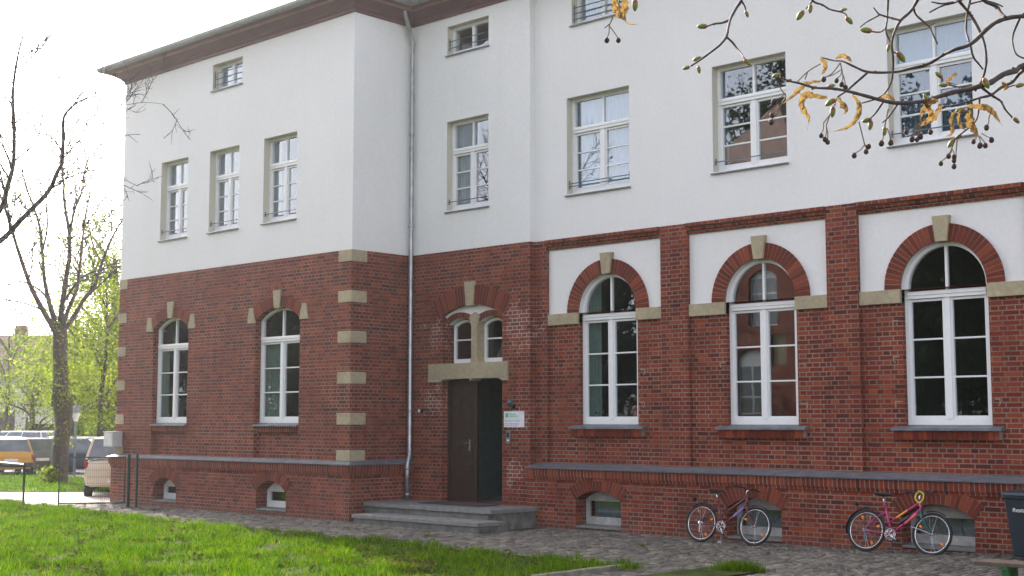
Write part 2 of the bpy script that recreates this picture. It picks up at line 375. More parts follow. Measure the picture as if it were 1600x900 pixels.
# --- brick ground floor walls
mb = MB()
holes = []
for cx, hw in aw: holes.append([(cx-hw, 1.25), (cx+hw, 1.25)]+archpts(cx, hw, 4.32, .27))
plate(mb, rect(XL, XC, 1.0, ZB-.003), holes, YW-.005, YW+.38)
for cx, hw in aw: mb.box(cx-hw+.001, cx+hw-.001, YW+.10, YW+.36, 1.251, 1.95)   # recessed apron
plate(mb, rect(YW+.38, YR+.02, 0, ZB-.003), [], XC-.38, XC+.005, axis='x')
mb.box(XL, XL+.38, YW+.381, 33, 0, ZB-.003); mb.box(XR-.38, XR, YM+.381, 33, 0, ZB-.003)
DX0, DX1, DZ0, DZ1 = -20.69, -18.94, .38, 2.94
doorop = [(DX0, DZ0), (DX1, DZ0), (DX1, 4.25)]+archpts((DX0+DX1)/2-.06, .95, 4.25, .24)[1:-1]+[(DX0, 4.25)]
plate(mb, rect(XC-.38, XE, 0, ZB-.003), [doorop], YR-.005, YR+.38)
# main front: recessed panels, pilasters
pil = [(-15.02, -14.41), (-11.55, -10.97), (-8.15, -7.55), (-4.70, -4.1), (-1.2, -.6)]
edges = [-17.86]+[e for p in pil for e in p]
mb.box(XE+.001, -17.86, YM-.005, YM+.38, 1.0, ZB-.003)
for a, b in pil: mb.box(a, b, YM-.005, YM+.38, 1.0, ZB-.003)
panels = [(-17.86, -15.02), (-14.41, -11.55), (-10.97, -8.15), (-7.55, -4.70), (-4.1, -1.2)]
mb.box(-.6, XR, YM+.08, YM+.38, 1.0, ZB-.003)
YP = YM+.075
plas = MB()
for (a, b), cx in zip(panels, am):
    plate(mb, rect(a+.001, b-.001, 1.0, 4.17), [[(cx-.72, 1.98), (cx+.72, 1.98), (cx+.72, 4.169), (cx-.72, 4.169)]], YP, YM+.38)
    plate(plas, [(a+.001, 4.172), (cx-.721, 4.172)]+archpts(cx, .719, 4.18, .719)[::-1]+[(cx+.721, 4.172), (b-.001, 4.172), (b-.001, 5.47), (a+.001, 5.47)], [], YP+.002, YM+.36)
# plinths
wh = [(-28.53, .50, .12, .50, .20), (-24.30, .54, .10, .52, .23)]    # wing cellar windows: cx, hw, z0, spring, rise
mh = [(-16.37, .55, .04, .56, .19), (-12.92, .55, .04, .56, .19), (-9.60, .60, .09, .58, .20), (-6.1, .55, .09, .55, .2)]
mb2 = MB()
plate(mb2, rect(XL-.08, XC+.09, -.4, 1.0), [archoutline(c, h, z0, s, r) for c, h, z0, s, r in wh], YW-.075, YW+.36)
plate(mb2, rect(YW+.36, YR-.006, -.4, 1.0), [], XC-.3, XC+.09, axis='x')
PX0 = XE-.01
plate(mb2, rect(PX0, XR+.05, -.4, 1.0), [archoutline(c, h, z0, s, r) for c, h, z0, s, r in mh], YM-.23, YM+.30)
mb.build('brick_wall', M['brick'], school)
plas.build('rendered_panel', M['plaster'], school)
mb2.build('plinth', M['brick'], school)
# frieze: three corbelled courses between the pilasters
mb = MB()
for a, b in panels+[(-.6, XR)]:
    mb.box(a+.001, b-.001, YM-.055, YM+.3, 5.60, ZB-.004); mb.box(a+.001, b-.001, YM-.005, YM+.3, 5.535, 5.599); mb.box(a+.001, b-.001, YM+.04, YM+.3, 5.471, 5.534)
    # every other header stands proud: a small dentil line
mb.build('brick_frieze', M['frieze'], school)
# --- ledges (zinc slope on a standing brick course)
def ledge(path, d=.075):
    # path of (x,y) outer points going left to right, with outward normals; section built by mitring
    pts = [Vector(p) for p in path]; n = len(pts)
    nor = []
    for i in range(n):
        ds = []
        if i > 0: ds.append((pts[i]-pts[i-1]).normalized())
        if i < n-1: ds.append((pts[i+1]-pts[i]).normalized())
        ns = [Vector((q.y, -q.x)) for q in ds]
        if len(ns) == 2:
            b = (ns[0]+ns[1]); b = b/ (b.length_squared/2) ; nor.append(b)
        else: nor.append(ns[0])
    return pts, nor
def sweep(mb, path, prof, m=0, caps=True):
    pts, nor = ledge(path); k = len(prof); vs = []
    for p, nn in zip(pts, nor):
        for o, z in prof: vs.append((p.x+nn.x*o, p.y+nn.y*o, z))
    fs = []
    for i in range(len(pts)-1):
        for j in range(k):
            a = i*k+j; b = i*k+(j+1) % k; fs.append((a, b, b+k, a+k))
    if caps: fs += [tuple(range(k)), tuple((len(pts)-1)*k+j for j in range(k-1, -1, -1))]
    mb.add(vs, fs, m)
zn = MB(); sc = MB()
wp = [(XL-.08, 24), (XL-.08, YW-.075), (XC+.09, YW-.075), (XC+.09, YR-.007)]
mp_ = [(PX0, YM-.23), (XR+.06, YM-.23)]
sweep(zn, wp, [(.085, 1.145), (.09, 1.165), (-.10, 1.245), (-.10, 1.17), (.07, 1.142)])
sweep(zn, mp_, [(.085, 1.135), (.09, 1.155), (-.26, 1.235), (-.26, 1.16), (.07, 1.132)])
sweep(sc, wp, [(.045, .985), (.05, 1.14), (-.10, 1.165), (-.10, .985)]); sweep(sc, wp, [(.02, .93), (.02, .983), (-.10, .983), (-.10, .93)])
sweep(sc, mp_, [(.045, .985), (.05, 1.13), (-.10, 1.155), (-.10, .985)]); sweep(sc, mp_, [(.02, .93), (.02, .983), (-.10, .983), (-.10, .93)])
zn.build('zinc_ledge', M['zinc'], school); sc.build('standing_brick_course', M['soldier'], school)

# --- arches
def vous_ring(mb, cx, spring, hw, rise, th, y0, y1, pitch=.080, bed=.015, a_trim=0., skip=None, back=True):
    Rr = (hw*hw+rise*rise)/(2*rise); c = spring+rise-Rr; a0 = math.atan2(spring-c, hw)+a_trim; a1 = math.pi-a0
    nb = max(3, int(round((a1-a0)*(Rr+th*.4)/pitch))); da = (a1-a0)/nb; g = bed/(Rr+th*.5)
    for i in range(nb):
        b0 = a0+i*da+g/2; b1 = a0+(i+1)*da-g/2; jit = rnd.uniform(-.003, .003)
        if skip and abs((b0+b1)/2-math.pi/2)*Rr < skip: continue
        q = [(cx+r*math.cos(t), c+r*math.sin(t)) for r, t in ((Rr+.001, b0), (Rr+th, b0), (Rr+th, b1), (Rr+.001, b1))]
        mb.prism_y(q[::-1] if False else q, y0+jit, y1)
    if back:
        n = 24
        ins = [(cx+Rr*1.001*math.cos(a0+(a1-a0)*i/n), c+Rr*1.001*math.sin(a0+(a1-a0)*i/n)) for i in range(n+1)]
        out = [(cx+(Rr+th-.002)*math.cos(a0+(a1-a0)*i/n), c+(Rr+th-.002)*math.sin(a0+(a1-a0)*i/n)) for i in range(n+1)]
        plate(mb, out+ins[::-1], [], y0+.005, y1+.002, 1)
def keystone(mb, cx, z0, z1, w0, w1, y0, y1): mb.prism_y([(cx-w0/2, z0), (cx+w0/2, z0), (cx+w1/2, z1), (cx-w1/2, z1)], y0, y1)
class Pieces:
    # every stone or arch laid through this becomes a part of its own
    def __init__(s, name, mats, bevel=0): s.name = name; s.mats = mats; s.bevel = bevel
    def one(s, fn, *a, **k):
        mb = MB(); fn(mb, *a, **k); mb.build(s.name, s.mats, school, bevel=s.bevel)
    def box(s, *a): s.one(MB.box, *a)
    def prism_y(s, *a): s.one(MB.prism_y, *a)
st = Pieces('impost_stone', M['sand'], .008)
def ring(*a, **k): Pieces('brick_arch', [M['vous'], M['mortar']]).one(vous_ring, *a, **k)
for cx in am:
    ring(cx, 4.18, .72, .72, .28, YM+.03, YM+.37, skip=None)
    keystone(Pieces('keystone', M['sand'], .008), cx+.02, 4.885, 5.30, .19, .29, YM-.02, YM+.3)
for (a, b), cx in zip(panels, am):
    st.box(a+.004, cx-.72, YM+.015, YM+.30, 3.955, 4.178); st.box(cx+.72, b-.004, YM+.015, YM+.30, 3.955, 4.178)
for cx, hw in aw:
    ring(cx, 4.32, hw, .27, .245, YW-.022, YW+.30, a_trim=.0)
    keystone(Pieces('keystone', M['sand'], .008), cx, 4.56, 4.965, .19, .29, YW-.05, YW+.2)
    for s in (-1, 1):
        x = cx+s*hw
        q = [(x, 4.27), (x+s*.30, 4.27), (x+s*.24, 4.62), (x+s*.10, 4.62)]
        Pieces('skew_stone', M['sand'], .008).prism_y(q if s > 0 else q[::-1], YW-.04, YW+.2)
for c, h, z0, s, r in wh: ring(c, s, h, r, .26, YW-.095, YW+.2)
for c, h, z0, s, r in mh: ring(c, s, h, r, .26, YM-.25, YM+.1)
# entrance: big segmental ring, tympanum, two small moulded lobes, mullion, lintel
ecx = (DX0+DX1)/2-.06
ring(ecx+.03, 4.25, .96, .24, .40, YR-.03, YR+.3)
keystone(Pieces('keystone', M['sand'], .008), ecx+.03, 4.46, 4.97, .20, .30, YR-.07, YR+.2)
# quoins on wing corner and far corner
for zt in (5.665, 4.80, 3.945, 3.085, 2.23, 1.455):
    zb = max(zt-.245, 1.235)
    st = Pieces('quoin', M['sand'], .008); st.box(XC-.42, XC+.022, YW-.022, YW+.405, zb, zt)
    st.box(XL-.02, XL+.36, YW-.02, YW+.36, zb, zt)
en = MB(); 
en.box(-21.10, -18.76, YR-.05, YR+.30, 2.94, 3.27)                      # lintel body
en.box(-21.10, -20.72, YR-.05, YR+.30, 2.885, 2.939); en.box(-18.93, -18.76, YR-.05, YR+.30, 2.885, 2.939)
en.prism_y([(-20.719, 2.89), (-20.62, 2.939), (-20.719, 2.939)], YR-.045, YR+.25); en.prism_y([(-19.03, 2.939), (-18.931, 2.89), (-18.931, 2.939)], YR-.045, YR+.25)
en.prism_y([(-19.86, 2.939), (-19.82, 2.89), (-19.78, 2.939)], YR-.045, YR+.25)
mx = -19.78
en.prism_y([(mx-.11, 3.271), (mx+.11, 3.271), (mx+.085, 3.40), (mx+.085, 4.02), (mx+.15, 4.24), (mx, 4.33), (mx-.15, 4.24), (mx-.085, 4.02), (mx-.085, 3.40)], YR+.02, YR+.30)
en.build('entrance_lintel', M['sand'], school, bevel=.006)
lo = MB()
for cx2 in (mx-.455, mx+.44):
    ring(cx2, 4.10, .37, .13, .12, YR+.05, YR+.28, pitch=.075)
ty = MB()
pts = [(DX0+.02, 4.10), (DX0+.02, 4.26)]+archpts(ecx+.03, .94, 4.25, .24)[::-1]+[(DX1-.02, 4.26), (DX1-.02, 4.10)]
plate(ty, pts+[(mx+.82, 4.10)]+archpts(mx+.44, .37, 4.10, .13)[0:]+archpts(mx-.455, .37, 4.10, .13)[0:]+[(mx-.83, 4.10)], [], YR+.09, YR+.27)
ty.build('tympanum', M['plaster'], school)
# small mortar repairs at old shutter hinges beside the arched windows
mp2 = MB(); r2 = random.Random(3)
for cx in am[:4]:
    for s in (-1, 1):
        for zz in (2.35, 3.05, 3.62):
            x = cx+s*(.80+r2.uniform(0, .04)); zz += r2.uniform(-.05, .05)
            if r2.random() < .4: continue
            q = s*r2.uniform(.5, 1.0); mp2.box(*sorted((x-.06*q, x+.05*q)), YP-.004, YP+.02, zz, zz+.022); mp2.box(*sorted((x+.051*q, x+.075*q)), YP-.004, YP+.02, zz-.075, zz+.02)
            if r2.random() < .6: mp2.box(*sorted((x+.02*q, x+.05*q)), YP-.004, YP+.02, zz-.09, zz-.07)
mp2.build('hinge_repair', mat('pale repair mortar', (.28, .215, .16), .95, var=.3, vs=9), school)

# --- sills and window builder
def window(cx, yf, hw, z0, z1, arch=None, transom=None, rows=3, inset=.17, rail=None, sill='thin', curtain=None, bars=None, open_=False, fr=.065, tilt=0):
    """one window: the frame mesh is the part, panes / sill / rail / curtain are its pieces"""
    y = yf+inset; mb = MB(); g = .003
    if arch:
        spring, rise = arch
        outer = archoutline(cx, hw-g, z0, spring, rise-g); inner = archoutline(cx, hw-fr, z0+fr+.03, spring, rise-fr*.9)
    else:
        outer = rect(cx-hw+g, cx+hw-g, z0, z1); inner = rect(cx-hw+fr, cx+hw-fr, z0+fr+.03, z1-fr)
    plate(mb, outer, [inner], y, y+.09)
    top = (arch[0]+arch[1]) if arch else z1
    zi0, zi1 = z0+fr+.03, (z1 if not arch else top)-fr
    if bars is None:
        t = transom; mb.box(cx-hw+fr-.01, cx+hw-fr+.01, y-.03, y+.08, t-.075, t+.045); mb.box(cx-hw+fr-.01, cx+hw-fr+.01, y-.045, y+.05, t-.02, t+.02)
        mb.box(cx-.05, cx+.05, y-.012, y+.075, zi0-.01, t-.07)
        mb.box(cx-.022, cx+.022, y+.01, y+.075, t+.04, zi1+.01)
        # sashes
        for s in (-1, 1):
            a, b = sorted((cx+s*.045, cx+s*(hw-fr)))
            plate(mb, rect(a, b, zi0-.005, t-.08), [rect(a+.04, b-.04, zi0+.045, t-.12)], y+.012, y+.065)
            for r_ in range(1, rows):
                zz = zi0+.045+(t-.12-zi0-.045)*r_/rows; mb.box(a+.03, b-.03, y+.02, y+.06, zz-.014, zz+.014)
    else:
        mb.box(cx-.035, cx+.035, y+.001, y+.085, zi0-.01, zi1+.01)
    w_ = mb.build('window', M['white'], school, bevel=.004)
    # glass
    gl = MB(); yg = y+.045
    if arch:
        ap = archoutline(cx, hw-fr+.01, z0+fr, arch[0], arch[1]-fr*.9+.01); gl.add([(x, yg, z) for x, z in ap], [tuple(range(len(ap)))])
    else:
        t_ = transom if bars is None else z1-fr
        dx = tilt
        gl.add([(cx-hw+fr, yg, zi0), (cx+hw-fr, yg+dx, zi0), (cx+hw-fr, yg+dx, zi1), (cx-hw+fr, yg, zi1)], [(0, 1, 2, 3)])
    gl.build('pane', M['glass2'] if z0 > 5 else M['glass'], w_)
    # sill
    sb = MB()
    if sill == 'thin':
        sb.prism_x([(yf-.05, z0-.045), (yf-.05, z0-.025), (y+.02, z0+.002), (y+.02, z0-.045)], cx-hw-.03, cx+hw+.03)
    elif sill == 'wing':
        sb.prism_x([(yf-.06, z0-.075), (yf-.06, z0-.045), (y+.02, z0+.002), (y+.02, z0-.075)], cx-hw-.0, cx+hw+.0)
    elif sill == 'big':
        sb.prism_x([(yf-.13, z0-.09), (yf-.13, z0-.05), (y+.02, z0+.002), (y+.02, z0-.09)], cx-hw-.19, cx+hw+.19)
    elif sill == 'stone':
        sb.prism_x([(yf-.02, z0-.07), (yf-.02, z0-.04), (y+.02, z0+.001), (y+.02, z0-.07)], cx-hw+.002, cx+hw-.002)
    sb.build('sill', M['zinc'] if sill != 'stone' else M['granite'], w_)
    if sill == 'big':
        s2 = MB(); n = int((hw*2+.30)/.082)
        for i in range(n):
            xx = cx-hw-.16+i*.082; s2.box(xx+.004, xx+.078, yf-.085+rnd.uniform(-.004, .004), yf+.05, z0-.235, z0-.092)
        s2.box(cx-hw-.16, cx+hw+.16, yf-.07, yf+.05, z0-.225, z0-.095, 1)
        s2.build('brick_sill_course', [M['vous'], M['mortar']], w_)
    if sill == 'wing':
        s2 = MB(); s2.box(cx-hw+.002, cx+hw-.002, yf+.02, yf+.12, z0-.20, z0-.078); s2.build('brick_sill_course', M['soldier'], w_)
    if rail:
        rb = MB()
        for z in rail:
            rb.tube([(cx-hw+.003, yf+.05, z), (cx+hw-.003, yf+.05, z)], .011, 6)
        zz = [min(rail)-.05, max(rail)+.06]
        for s in (-1, 1): rb.box(cx+s*(hw-.035)-.006, cx+s*(hw-.035)+.006, yf+.035, yf+.06, zz[0], zz[1]); rb.box(*(sorted((cx+s*(hw-.035), cx+s*(hw-.001)))), yf+.04, yf+.055, zz[0], zz[0]+.012)
        rb.build('guard_rail', M['steel'], w_)
    if curtain:
        for (f0, f1, zz0, zz1, cm, amp) in curtain:
            cb = MB(); n = 60; xa, xb = cx-hw+2*hw*f0, cx-hw+2*hw*f1; ph = rnd.uniform(0, 6); nf = (xb-xa)/.085
            vs = []
            for i in range(n+1):
                x = xa+(xb-xa)*i/n; yy = y+.13+amp*math.sin(ph+2*math.pi*nf*i/n)+.01*math.sin(i*1.7)
                vs += [(x, yy, zz0), (x, yy, zz1)]
            cb.add(vs, [(2*i, 2*i+2, 2*i+3, 2*i+1) for i in range(n)]); cb.build('curtain', M[cm], w_, smooth=True)
    return w_
TR = 7.86
cur = {0: [(.02, .28, 6.6, 8.4, 'curtain', .02)], 1: [(.02, .2, 6.6, 8.4, 'curtain', .02), (.62, .98, 6.6, 8.4, 'curtain', .03)], 2: [(0, .2, 6.6, 8.4, 'curtain', .03)]}
for i, (a, b) in enumerate(up_wing): window((a+b)/2, YW, (b-a)/2, *UZ, transom=TR, rail=(6.74,), curtain=cur[i], tilt=rnd.uniform(-.004, .004))
window(sum(up_rec[0])/2, YR, .625, *UZ, transom=TR, rail=(6.74,), curtain=[(0, .52, 6.6, 8.45, 'curtain', .03)], tilt=.006)
mc_ = [[(.0, .07, 6.6, 8.45, 'blind', .01), (.09, 1, 6.6, 8.45, 'bright', .012)], [(0, .1, 6.6, 8.45, 'blind', .02)], [(0, 1, 7.85, 8.45, 'bright', .012), (0, 1, 6.6, 7.83, 'blind', .035)], None, None]
for i, (a, b) in enumerate(up_main): window((a+b)/2, YM, (b-a)/2, *UZ, transom=TR, rail=(6.70, 6.76) if i == 0 else (6.73,), curtain=mc_[i], tilt=(-.004, .004, .002, 0, 0)[i])
for a, b in top_wing: window((a+b)/2, YW, (b-a)/2, *TZ, bars=1, rail=(10.10, 10.24, 10.38), curtain=[(0, 1, 10, 10.6, 'curtain', .02)])
window(sum(top_rec[0])/2, YR, .625, *TZ, bars=1, rail=(10.12, 10.27))
for a, b in top_main: window((a+b)/2, YM, (b-a)/2, *TZ, bars=1, rail=(10.08, 10.2, 10.32), curtain=[(0, 1, 10, 10.6, 'curtain', .02)])
for i, (cx, hw) in enumerate(aw): window(cx, YW, hw, 2.02, None, arch=(4.32, .27), transom=3.90, inset=.14, sill='wing', curtain=[(0, .42, 2.05, 3.9, 'curtain2', .03)] if i == 1 else [(.0, .2, 2.05, 3.9, 'curtain2', .03)])
mcur = [[(.03, .26, 2.05, 4.85, 'curtain2', .02)], None, None, None, None]
for i, cx in enumerate(am): window(cx, YP, .72, 2.0, None, arch=(4.18, .72), transom=4.09, inset=.10, sill='big', fr=.07, curtain=mcur[i])
# the second arched window stands ajar: its left sash shows a dark gap at the frame
# cellar windows: a small single-light casement deep in its opening
def cellar(cx, hw, z0, s, r, yf, xa, xb, wm='oldwhite'):
    y = yf+.30; mb = MB(); outer = archoutline(cx, hw-.004, z0+.05, s, r-.004)
    bb_ = MB() if wm != 'white' else None
    if bb_: bb_.box(xa, xb, y+.16, y+.17, z0+.1, s+.1); bb_.build('cellar_glass_backing', M['glassback'], school)  # grey board added behind the pane so the glass looks lighter
    plate(mb, outer, [rect(xa, xb, z0+.20, s-.02)], y, y+.06); w_ = mb.build('cellar_window', M[wm], school, bevel=.004)
    g = MB(); g.add([(xa-.01, y+.03, z0+.19), (xb+.01, y+.03, z0+.19), (xb+.01, y+.03, s), (xa-.01, y+.03, s)], [(0, 1, 2, 3)]); g.build('pane', M['glass'], w_)
    sb = MB(); sb.prism_x([(yf+.0, z0-.02), (yf+.0, z0+.035), (y+.01, z0+.06), (y+.01, z0-.02)], cx-hw+.003, cx+hw-.003); sb.build('sill', M['granite'], w_)
for i, (c, h, z0, s, r) in enumerate(wh): cellar(c, h, z0, s, r, YW-.075, c-h+.12, c+h-.07, 'white')
for i, (c, h, z0, s, r) in enumerate(mh): cellar(c, h, z0, s, r, YM-.23, c-h+.09, c+h-.06)
# twin lights above the door
for cx2, hw2 in ((mx-.455, .365), (mx+.44, .35)):
    mb = MB(); y = YR+.24
    plate(mb, archoutline(cx2, hw2, 3.272, 4.08, .12), [archoutline(cx2, hw2-.06, 3.272+.10, 4.05, .10)], y, y+.06)
    mb.box(cx2-hw2+.05, cx2+hw2-.05, y+.01, y+.05, 3.76, 3.79)
    w_ = mb.build('window', M['white'], school); g = MB()
    g.add([(cx2-hw2+.03, y+.03, 3.3), (cx2+hw2-.03, y+.03, 3.3), (cx2+hw2-.03, y+.03, 4.14), (cx2-hw2+.03, y+.03, 4.14)], [(0, 1, 2, 3)]); g.build('pane', M['glass'], w_)
# window reveals painted cream: thin heads and jambs seen under the render openings
for lst, zz, yf in ((up_wing, UZ, YW), (top_wing, TZ, YW), (up_rec, UZ, YR), (top_rec, TZ, YR), (up_main, UZ, YM), (top_main, TZ, YM)):
    for a, b in lst:
        rv = MB(); rv.box(a+.0005, b-.0005, yf+.003, yf+.17, zz[1]-.006, zz[1]-.0005); rv.box(a+.0005, a+.006, yf+.003, yf+.17, zz[0]+.02, zz[1]-.007); rv.build('reveal_lining', M['reveal'], school)
# --- rooms behind the windows
rm = MB()
for z in (1.0, 5.6, 9.3): rm.box(XL+.4, XR-.4, YR+.42 if z > 2 else YR+3.55, 32.9, z, z+.2, 1)
rm.box(XL+.4, DX0-.36, YR+.42, YR+3.54, 1.0, 1.2, 1); rm.box(DX1+.31, XR-.4, YR+.42, YR+3.54, 1.0, 1.2, 1)
for z in (1.0, 5.6, 9.3): rm.box(XL+.4, XC-.42, YW+.42, YR+.418, z, z+.2, 1)
rm.box(XL+.4, XR-.4, YR+.42, 32.9, -.5, -.4, 1)
for x in (-30.5, -26.4, -22.3, -18.05, -14.72, -11.26, -7.85, -4.4, 1.1): rm.box(x-.07, x+.07, YM+.42, 25.5, -.3, ZT)
for x in (-30.5, -26.4, -22.3): rm.box(x-.07, x+.07, YW+.42, YM+.41, -.3, ZT)
rm.box(XL+.4, XR-.4, 25.6, 25.8, -.4, ZT); rm.box(XL+.1, XR-.1, YM-.2+.65, 33, ZT-.08, ZT-.02); rm.box(XL+.1, XC-.1, YW+.4, YM+.4, ZT-.08, ZT-.02)
rm.build('room_partitions', [M['inner'], M['floorin']], school)

r9 = random.Random(8)
for nm, lab, x0, cc in (('toy', 'red toy inside the first arched window, right of its middle bar', -15.95, (.45, .02, .02)), ('toy', 'blue toy inside the first arched window, by the right jamb', -15.72, (.03, .10, .45))):
    b_ = MB(); b_.lathe((x0, YM+.42, 2.02), (0, 0, 1), [(.07, 0), (.09, .08), (.05, .2), (.02, .22)], 10); b_.blob((x0, YM+.42, 2.29), .07); tag(b_.build(nm, mat('toy '+lab[:4], cc, .5), smooth=True), lab, 'toy')
for i, x0 in enumerate((-17.0, -16.9)):
    pl_ = thing('pot_plant', 'small pot plant inside the first arched window, left corner' if i == 0 else 'second small pot plant just right of the left corner in the first arched window', 'plant', (x0+.12*i, YM+.42, 2.0))
    b_ = MB(); b_.lathe((x0+.12*i, YM+.42, 2.0), (0, 0, 1), [(.05, 0), (.07, .12), (.06, .13)], 12); b_.build('pot', mat('clay pot', (.35, .12, .06)), pl_)
    P = np.array([(x0+.12*i+r9.gauss(0, .05), YM+.42+r9.gauss(0, .04), 2.2+r9.gauss(0, .06)) for k in range(60)]); POTS = (pl_, P)
    b_ = MB()
    for p in P: d = Vector((r9.gauss(0, 1), r9.gauss(0, 1), r9.gauss(0, 1))).normalized(); q = d.orthogonal().normalized(); p = Vector(p); b_.add([p, p+d*.05+q*.015, p+d*.09, p+d*.05-q*.015], [(0, 1, 2, 3)])
    b_.build('foliage', M['leafy'], pl_)
# --- cornice, gutter, roof
ep = [(XL, 33.4), (XL, YW), (XC, YW), (XC, YR), (XE, YR), (XR, YR), (XR, 33.4)]
co = MB()
sweep(co, ep, [(0, 10.80), (.035, 10.80), (.04, 10.86), (.09, 10.90), (.10, 10.93), (.30, 11.05), (.30, 11.09), (0, 11.09)])
sweep(co, ep, [(.30, 11.045), (.335, 11.05), (.35, 11.10), (.30, 11.10)], 1)
sweep(co, ep, [(.35, 11.08), (.42, 11.12), (.43, 11.17), (.30, 11.17), (.30, 11.11)])
co.build('cornice', [M['cornice'], M['cornice2']], school)
gu = MB()
sweep(gu, ep, [(.43, 11.13), (.47, 11.10), (.52, 11.11), (.55, 11.16), (.56, 11.225), (.53, 11.225), (.43, 11.19)])
gu.build('gutter', M['gutter'], school)
ro = MB()
o = .50; zE = 11.20; tl = .32
# wing hip roof (low pitched) and main roof
wx0, wx1 = XL-o, XC+o; wy0 = YW-o
wc = (wx0+wx1)/2; hwid = (wx1-wx0)/2
ro.add([(wx0, wy0, zE), (wx1, wy0, zE), (wc, wy0+hwid, zE+hwid*tl), (wc, 30, zE+hwid*tl), (wx0, 34, zE), (wx1, 34, zE)], [(0, 1, 2), (0, 2, 3, 4), (1, 5, 3, 2)])
my0 = YR-o; rid = 27
ro.add([(wx0+3, my0, zE+.002), (XR+o, my0, zE+.002), (XR+o, rid, zE+(rid-my0)*tl), (wx0+3, rid, zE+(rid-my0)*tl), (XR+o, 34, zE), (wx0+3, 34, zE)], [(0, 1, 2, 3), (3, 2, 4, 5), (1, 4, 2)])
ro.build('roof', M['roof'], school)
lc = MB()   # lightning conductor cable rising to a higher roof ridge behind
lc.tube([(-30.2, 20.3, 11.9), (-27.5, 23.0, 13.9), (-26.5, 23.6, 14.1)], .03, 5); lc.tube([(-30.0, 20.3, 11.85), (-26.8, 23.0, 13.95)], .02, 5)
lc.build('lightning_conductor', M['gutter'], school)
# --- downpipe in the inner corner
dp = MB(); px, py_ = XC+.14, YR-.13
dp.tube([(px+.10, py_-.33, 11.12), (px+.10, py_-.33, 11.02), (px+.02, py_-.06, 10.55), (px, py_, 10.40), (px, py_, 1.42), (px+.02, py_-.02, 1.32), (px+.07, py_-.12, 1.14), (px+.07, py_-.12, .38)], .052, 14)
for z in (10.38, 8.35, 6.3, 4.3, 2.3, 1.44): dp.lathe((px, py_, z), (0, 0, 1), [(.062, -.03), (.064, -.01), (.064, .01), (.062, .03)], 14)
for z in (1.05, .5): dp.lathe((px+.07, py_-.12, z), (0, 0, 1), [(.062, -.03), (.064, 0), (.062, .03)], 14)
dp.build('downpipe', M['pipe'], school, smooth=True)
# --- entrance door: closed left leaf with panels, right leaf open inwards
def leaf(mb, x0, x1, y, z0, z1):
    mb.box(x0, x1, y, y+.05, z0, z1)
    W = x1-x0; rowsz = [(z0+.12, z0+.50), (z0+.56, z0+.80), (z0+.90, z0+1.20), (z0+1.34, z1-.14)]
    for a, b in rowsz:
        for c0, c1 in ((x0+.10, x0+W/2-.04), (x0+W/2+.04, x1-.10)):
            mb.box(c0, c1, y-.012, y-.0005, a, b); mb.box(c0+.035, c1-.035, y-.03, y-.0125, a+.035, b-.035)
    mb.box(x0+.03, x1-.03, y-.035, y-.001, z0+1.22, z0+1.27)
d1 = MB(); dm = -19.86
leaf(d1, DX0+.03, dm, YR+.20, DZ0+.01, DZ1)
dl = d1.build('door_leaf', M['wood'], school, bevel=.004)
h = MB(); h.box(dm-.20, dm-.155, YR+.155, YR+.168, 1.44, 1.68); h.tube([(dm-.178, YR+.155, 1.60), (dm-.178, YR+.11, 1.60), (dm-.30, YR+.105, 1.60)], .011, 8); h.build('door_handle', M['chrome'], dl, bevel=.002)
fr_ = MB(); fr_.box(DX0-.01, DX0+.03, YR+.15, YR+.32, DZ0, DZ1+.1); fr_.box(DX1-.03, DX1+.01, YR+.15, YR+.32, DZ0, DZ1+.1); fr_.build('door_frame', M['wood'], school)
d2 = MB(); d2.box(DX1-.085, DX1-.035, YR+.30, YR+1.15, DZ0+.01, DZ1); 
for a, b in ((.5, .9), (.98, 1.3), (1.4, 2.7)): d2.box(DX1-.098, DX1-.086, YR+.42, YR+1.03, a, b)
d2.build('door_leaf', M['wood'], school)
hall = MB(); gw = mat('dark green hall wall', (.10, .17, .16), .8); 
hall.box(DX0-.35, DX0-.30, YR+.39, YR+3.4, .2, 3.4); hall.box(DX1+.25, DX1+.30, YR+.39, YR+3.4, .2, 3.4); hall.box(DX0-.35, DX1+.3, YR+3.4, YR+3.5, .2, 3.4); hall.box(DX0-.35, DX1+.3, YR+.05, YR+3.5, .20, DZ0-.002, 1); hall.box(DX0-.35, DX1+.3, YR+.32, YR+3.5, 3.05, 3.15)
hall.build('entrance_hall', [gw, M['granite']], school)

# --- things fixed on the wall
t = thing('name_plate', 'white rectangular sign with green emblem beside the entrance door', 'sign', (-18.57, YR-.02, 2.1))
b_ = MB(); b_.box(-18.875, -18.325, YR-.025, YR-.007, 1.935, 2.255); b_.build('board', mat('sign white enamel', (.74, .75, .77), .35), t, bevel=.003)
sg = mat('sign green print', (.10, .48, .16), .5); sgr = mat('sign grey print', (.38, .38, .42), .6)
e_ = MB(); ye = YR-.0275
e_.prism_y([(-18.83, 2.14), (-18.79, 2.125), (-18.75, 2.14), (-18.75, 2.22), (-18.83, 2.22)], ye, ye+.0015); e_.build('emblem', sg, t)
r3 = random.Random(5)
def fake_line(mb, x, z, h, n, wmin, wmax):
    for k in range(n):
        ww = r3.uniform(wmin, wmax); mb.box(x, x+ww, ye, ye+.0015, z, z+h*r3.uniform(.6, 1)); x += ww+.006
l_ = MB(); fake_line(l_, -18.72, 2.185, .022, 6, .012, .03); fake_line(l_, -18.72, 2.15, .022, 9, .012, .03); l_.build('green_lettering', sg, t)
l_ = MB(); fake_line(l_, -18.83, 2.055, .022, 20, .008, .022); fake_line(l_, -18.83, 1.995, .022, 19, .008, .022); fake_line(l_, -18.83, 1.965, .016, 15, .008, .022); l_.build('grey_lettering', sgr, t)
